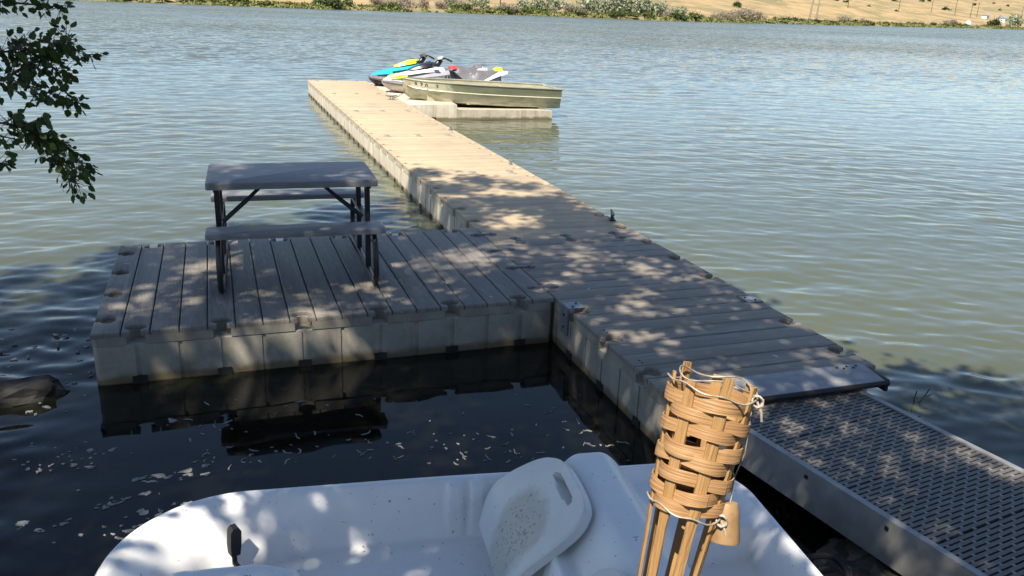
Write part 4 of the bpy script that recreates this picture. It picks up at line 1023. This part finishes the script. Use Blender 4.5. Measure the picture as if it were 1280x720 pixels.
spray([(-60, 150), (5, 154), (28, 140), (45, 118)], 30, .03, -.05, .005)
spray([(5, 154), (30, 160), (58, 180), (80, 205), (98, 232)], 150, .045, .0, .006)
spray([(30, 160), (60, 172), (90, 190), (112, 215)], 90, .036, .1, .004)
spray([(-40, 165), (0, 170), (20, 174), (40, 168)], 34, .028, .0, .004)
spray([(-40, 200), (0, 205), (10, 208)], 26, .026, .0, .004)
spray([(28, 158), (45, 150), (55, 146)], 22, .022, .0, .003)
lead = [Vector(atd(-60, 150, BD-.05)), Vector((-3.9, -2.3, 2.25)), Vector((-4.8, -3.4, 3.0)), Vector((-6.2, -5.6, 4.6)), tb.lerp(top, .62)]
bt.tube(lead, [.008, .016, .03, .05, .07], 7)
wpart(bt, 'hanging_branch', 'bark'); wpart(LF, 'branch_leaves', 'leaf', False)

# ================================================================== FAR SHORE PLANTS, POLES AND BUILDINGS
def bush_mesh(name, mat, R_, Ht, nleaf, size, lumps, seed, thin=False):
    global rng
    keep_ = rng; rng = np.random.default_rng(seed)
    c_ = np.stack([rng.normal(size=lumps)*R_*.45, rng.normal(size=lumps)*R_*.45, rng.uniform(.2, .85, lumps)*Ht], 1)
    c_[:, 2] *= 1-.35*np.minimum(1, np.hypot(c_[:, 0], c_[:, 1])/R_)
    k = rng.integers(lumps, size=nleaf); P_ = c_[k]+rng.normal(size=(nleaf, 3))*np.array([R_*.19, R_*.19, Ht*.11]); P_[:, 2] = np.abs(P_[:, 2])
    V_ = leaf_quads(P_, size, 0, .10 if thin else .6, .4)
    rng = keep_
    return quads_mesh(name, V_, mat)
BM = {}
for kind, mat, R_, Ht, nlf, sz, lm, thin in (('olive', 'olive', 2.6, 4.2, 900, .5, 16, False), ('green', 'shrub', 1.5, 1.7, 420, .4, 9, False), ('dark', 'darkshrub', 1.2, 1.4, 360, .35, 8, False), ('dead', 'dead', 2.4, 2.6, 1100, .8, 14, True)):
    BM[kind] = [bush_mesh('crown_'+kind, mat, R_, Ht, nlf, sz, lm, 100+7*i+len(kind), thin) for i in range(3)]
def trunk_mesh(mat):
    m = MB(); m.tube([(0, 0, -.4), (.05, .02, .6), (.0, .1, 1.6)], [.14, .11, .05], 6); m.tube([(.03, 0, .5), (.5, .2, 1.5), (.8, .3, 2.1)], [.08, .05, .02], 5); m.tube([(.03, 0, .6), (-.4, -.2, 1.4), (-.7, -.1, 2.0)], [.08, .05, .02], 5)
    return m.mesh('trunk', mat, True)
TRK = trunk_mesh('bark')
def land_at(u, t):
    """point on the far land seen in pixel column u, t metres behind the waterline"""
    d = ray(u, 20); d = d[:2]/np.linalg.norm(d[:2]); best = None
    lo_, hi_ = 60.0, 3000.0
    for _ in range(60):
        md = (lo_+hi_)/2; p = CAM[:2]+d*md
        if p[1]-shore_y(p[0]) > t: hi_ = md
        else: lo_ = md
    p = CAM[:2]+d*hi_
    return p[0], p[1], float(land_z(np.array([p[0]]), t)[0])
def bush(kind, u, t, s_, label, group, nm='shrub', cat='shrub', sz=1.0):
    x, y, z = land_at(u, t)
    r_ = thing(nm, (x, y, z-.1), label, cat, group, random.uniform(0, 6.28)); s_ *= 1.15 if kind == 'dead' else 1.25; r_.scale = (s_, s_, s_*sz)
    link('trunk', TRK, r_); link('crown', random.choice(BM[kind]), r_); return r_
g_ol = 'silver olive trees on the far bank'
for u, t, s_ in ((672, 9, .75), (688, 10, .95), (733, 10, 1.05), (752, 13, .9), (770, 10, 1.1), (786, 12, .95), (806, 9, 1.0), (822, 10, .85), (849, 11, .7), (655, 13, .7), (600, 15, .7), (565, 18, .6)):
    bush('olive', u, t, s_, 'silvery olive tree in the row behind the far grassy bank', g_ol, 'olive_tree', 'tree')
g_dead = 'bare grey bushes along the far waterline'
for u, t, s_ in ((506, 3, .9), (630, 4, .8), (642, 5, .7), (712, 4, .9), (722, 5, .7), (835, 5, .7), (896, 4, .7), (903, 5, .8), (922, 4, 1.1), (934, 4, 1.2), (946, 4, 1.0), (1055, 9, .9), (1080, 9, .7), (1190, 12, 1.1), (550, 9, .7), (530, 12, .8), (470, 12, .8), (575, 10, .8), (690, 5, .6)):
    bush('dead', u, t, s_, 'bare grey bush standing along the far waterline', g_dead, 'bare_bush', 'bush')
g_gr = 'green shrubs along the far bank'
for k in range(46):
    u = rng.uniform(120, 880); bush('green', u, rng.uniform(1.5, 6), rng.uniform(.45, .9), 'low green shrub among the grass of the far bank', g_gr, 'green_shrub', 'shrub')
for u in (228, 262, 405, 418, 478, 776, 790, 853, 872, 866):
    bush('dark', u, rng.uniform(1.5, 4), rng.uniform(.7, 1.0), 'dark green shrub close to the far waterline', 'dark shrubs on the far bank', 'dark_shrub', 'shrub')
for k in range(34):
    bush('dark', rng.uniform(850, 1275), rng.uniform(45, 260), rng.uniform(.7, 1.6), 'small dark shrub dotting the dry golden hillside', 'dark shrubs on the dry hill', 'hill_shrub', 'shrub')
for k in range(30):
    bush('dark' if k % 3 else 'green', 975+k*9.5+rng.normal()*2, rng.uniform(2.5, 6), rng.uniform(.7, 1.15), 'low dark green shrub in the hedge along the far right shore', 'shrub row at the foot of the dry hill', 'bank_shrub', 'shrub', .7)
bush('dark', 1246, 10, 2.6, 'broad dark olive tree at the foot of the dry hill beside the white house', None, 'olive_tree', 'tree', .9)
bush('olive', 1272, 8, 1.5, 'pale green olive tree at the water edge below the white house', None, 'olive_tree', 'tree')
# dead snags
for u, t, h_, ln, lab in ((1012, 7, 10.5, .8, 'tall leaning dead snag on the far right shore'), (1021, 9, 9.5, .25, 'straight grey dead trunk beside the leaning snag')):
    x, y, z = land_at(u, t); r_ = thing('dead_snag', (x, y, z-.3), lab, 'dead tree')
    m = MB(); m.tube([(0, 0, 0), (ln*.4, 0, h_*.4), (ln, 0, h_)], [.38, .26, .10], 7); m.build('trunk', 'dead', r_, True)
    m = MB(); m.tube([(ln*.5, 0, h_*.5), (ln*.5+1.2, .2, h_*.75)], [.12, .03], 5); m.tube([(ln*.7, 0, h_*.7), (ln*.7-1.0, .1, h_*.9)], [.1, .03], 5); m.build('limb', 'dead', r_, True)
# utility poles
for u, t, h_ in ((625, 14, 8), (646, 16, 8), (1058, 60, 9), (1122, 70, 9), (1163, 70, 9), (1193, 60, 9), (1213, 55, 9), (1221, 60, 9), (1277, 60, 9)):
    x, y, z = land_at(u, t)
    r_ = thing('utility_pole', (x, y, z-.3), 'wooden utility pole with a crossarm standing behind the far shore', 'pole', 'utility poles behind the far shore')
    m = MB(); m.tube([(0, 0, 0), (0, 0, h_)], [.17, .12], 8); m.build('pole', 'bark', r_, True)
    m = MB(); m.box((0, 0, h_-.6), (2.0, .12, .14)); m.build('crossarm', 'bark', r_)
# small white house, trailer and boat cover at the right
def shed(u, t, sx, sy, sz, label, nm, cat, roof='roofgrey'):
    x, y, z = land_at(u, t); r_ = thing(nm, (x, y, z-.2), label, cat, None, .5)
    m = MB(); m.box((0, 0, sz/2), (sx, sy, sz)); m.build('wall', 'palewhite', r_)
    m = MB(); m.loft([[(-sx/2-.3, -sy/2-.3, sz+.004), (-sx/2-.3, sy/2+.3, sz+.004), (-sx/2-.3, 0, sz+sy*.28)], [(sx/2+.3, -sy/2-.3, sz+.004), (sx/2+.3, sy/2+.3, sz+.004), (sx/2+.3, 0, sz+sy*.28)]]); m.build('roof', roof, r_)
    for k in (-.3, 0, .3):
        m = MB(); m.box((k*sx, -sy/2-.02, sz*.55), (sx*.12, .06, sz*.35)); m.build('window', 'window_dark', r_)
shed(1254, 45, 9, 5, 2.6, 'small white house with grey roof behind the far right shore', 'house', 'house')
shed(1232, 55, 6, 3, 2.2, 'low pale trailer beside the house on the far right shore', 'trailer', 'trailer')
x, y, z = land_at(1212, 10)
m = MB(); rings = []
for xx, b, hh in ((-3, .2, 1.6), (-2, .9, 2.2), (0, 1.3, 2.7), (2, 1.3, 2.6), (3, 1.2, 2.3)):
    rings.append([(xx, -b, .5), (xx, -b*.9, hh*.7), (xx, 0, hh), (xx, b*.9, hh*.7), (xx, b, .5), (xx, 0, .2)])
m.loft(rings); o = m.build('covered_boat', 'palewhite', None, True); o.location = (x, y, z); o.rotation_euler = (0, 0, .6)
tag(o, 'boat under a white cover parked on the far right shore', 'covered boat')
bpy.context.view_layer.update()
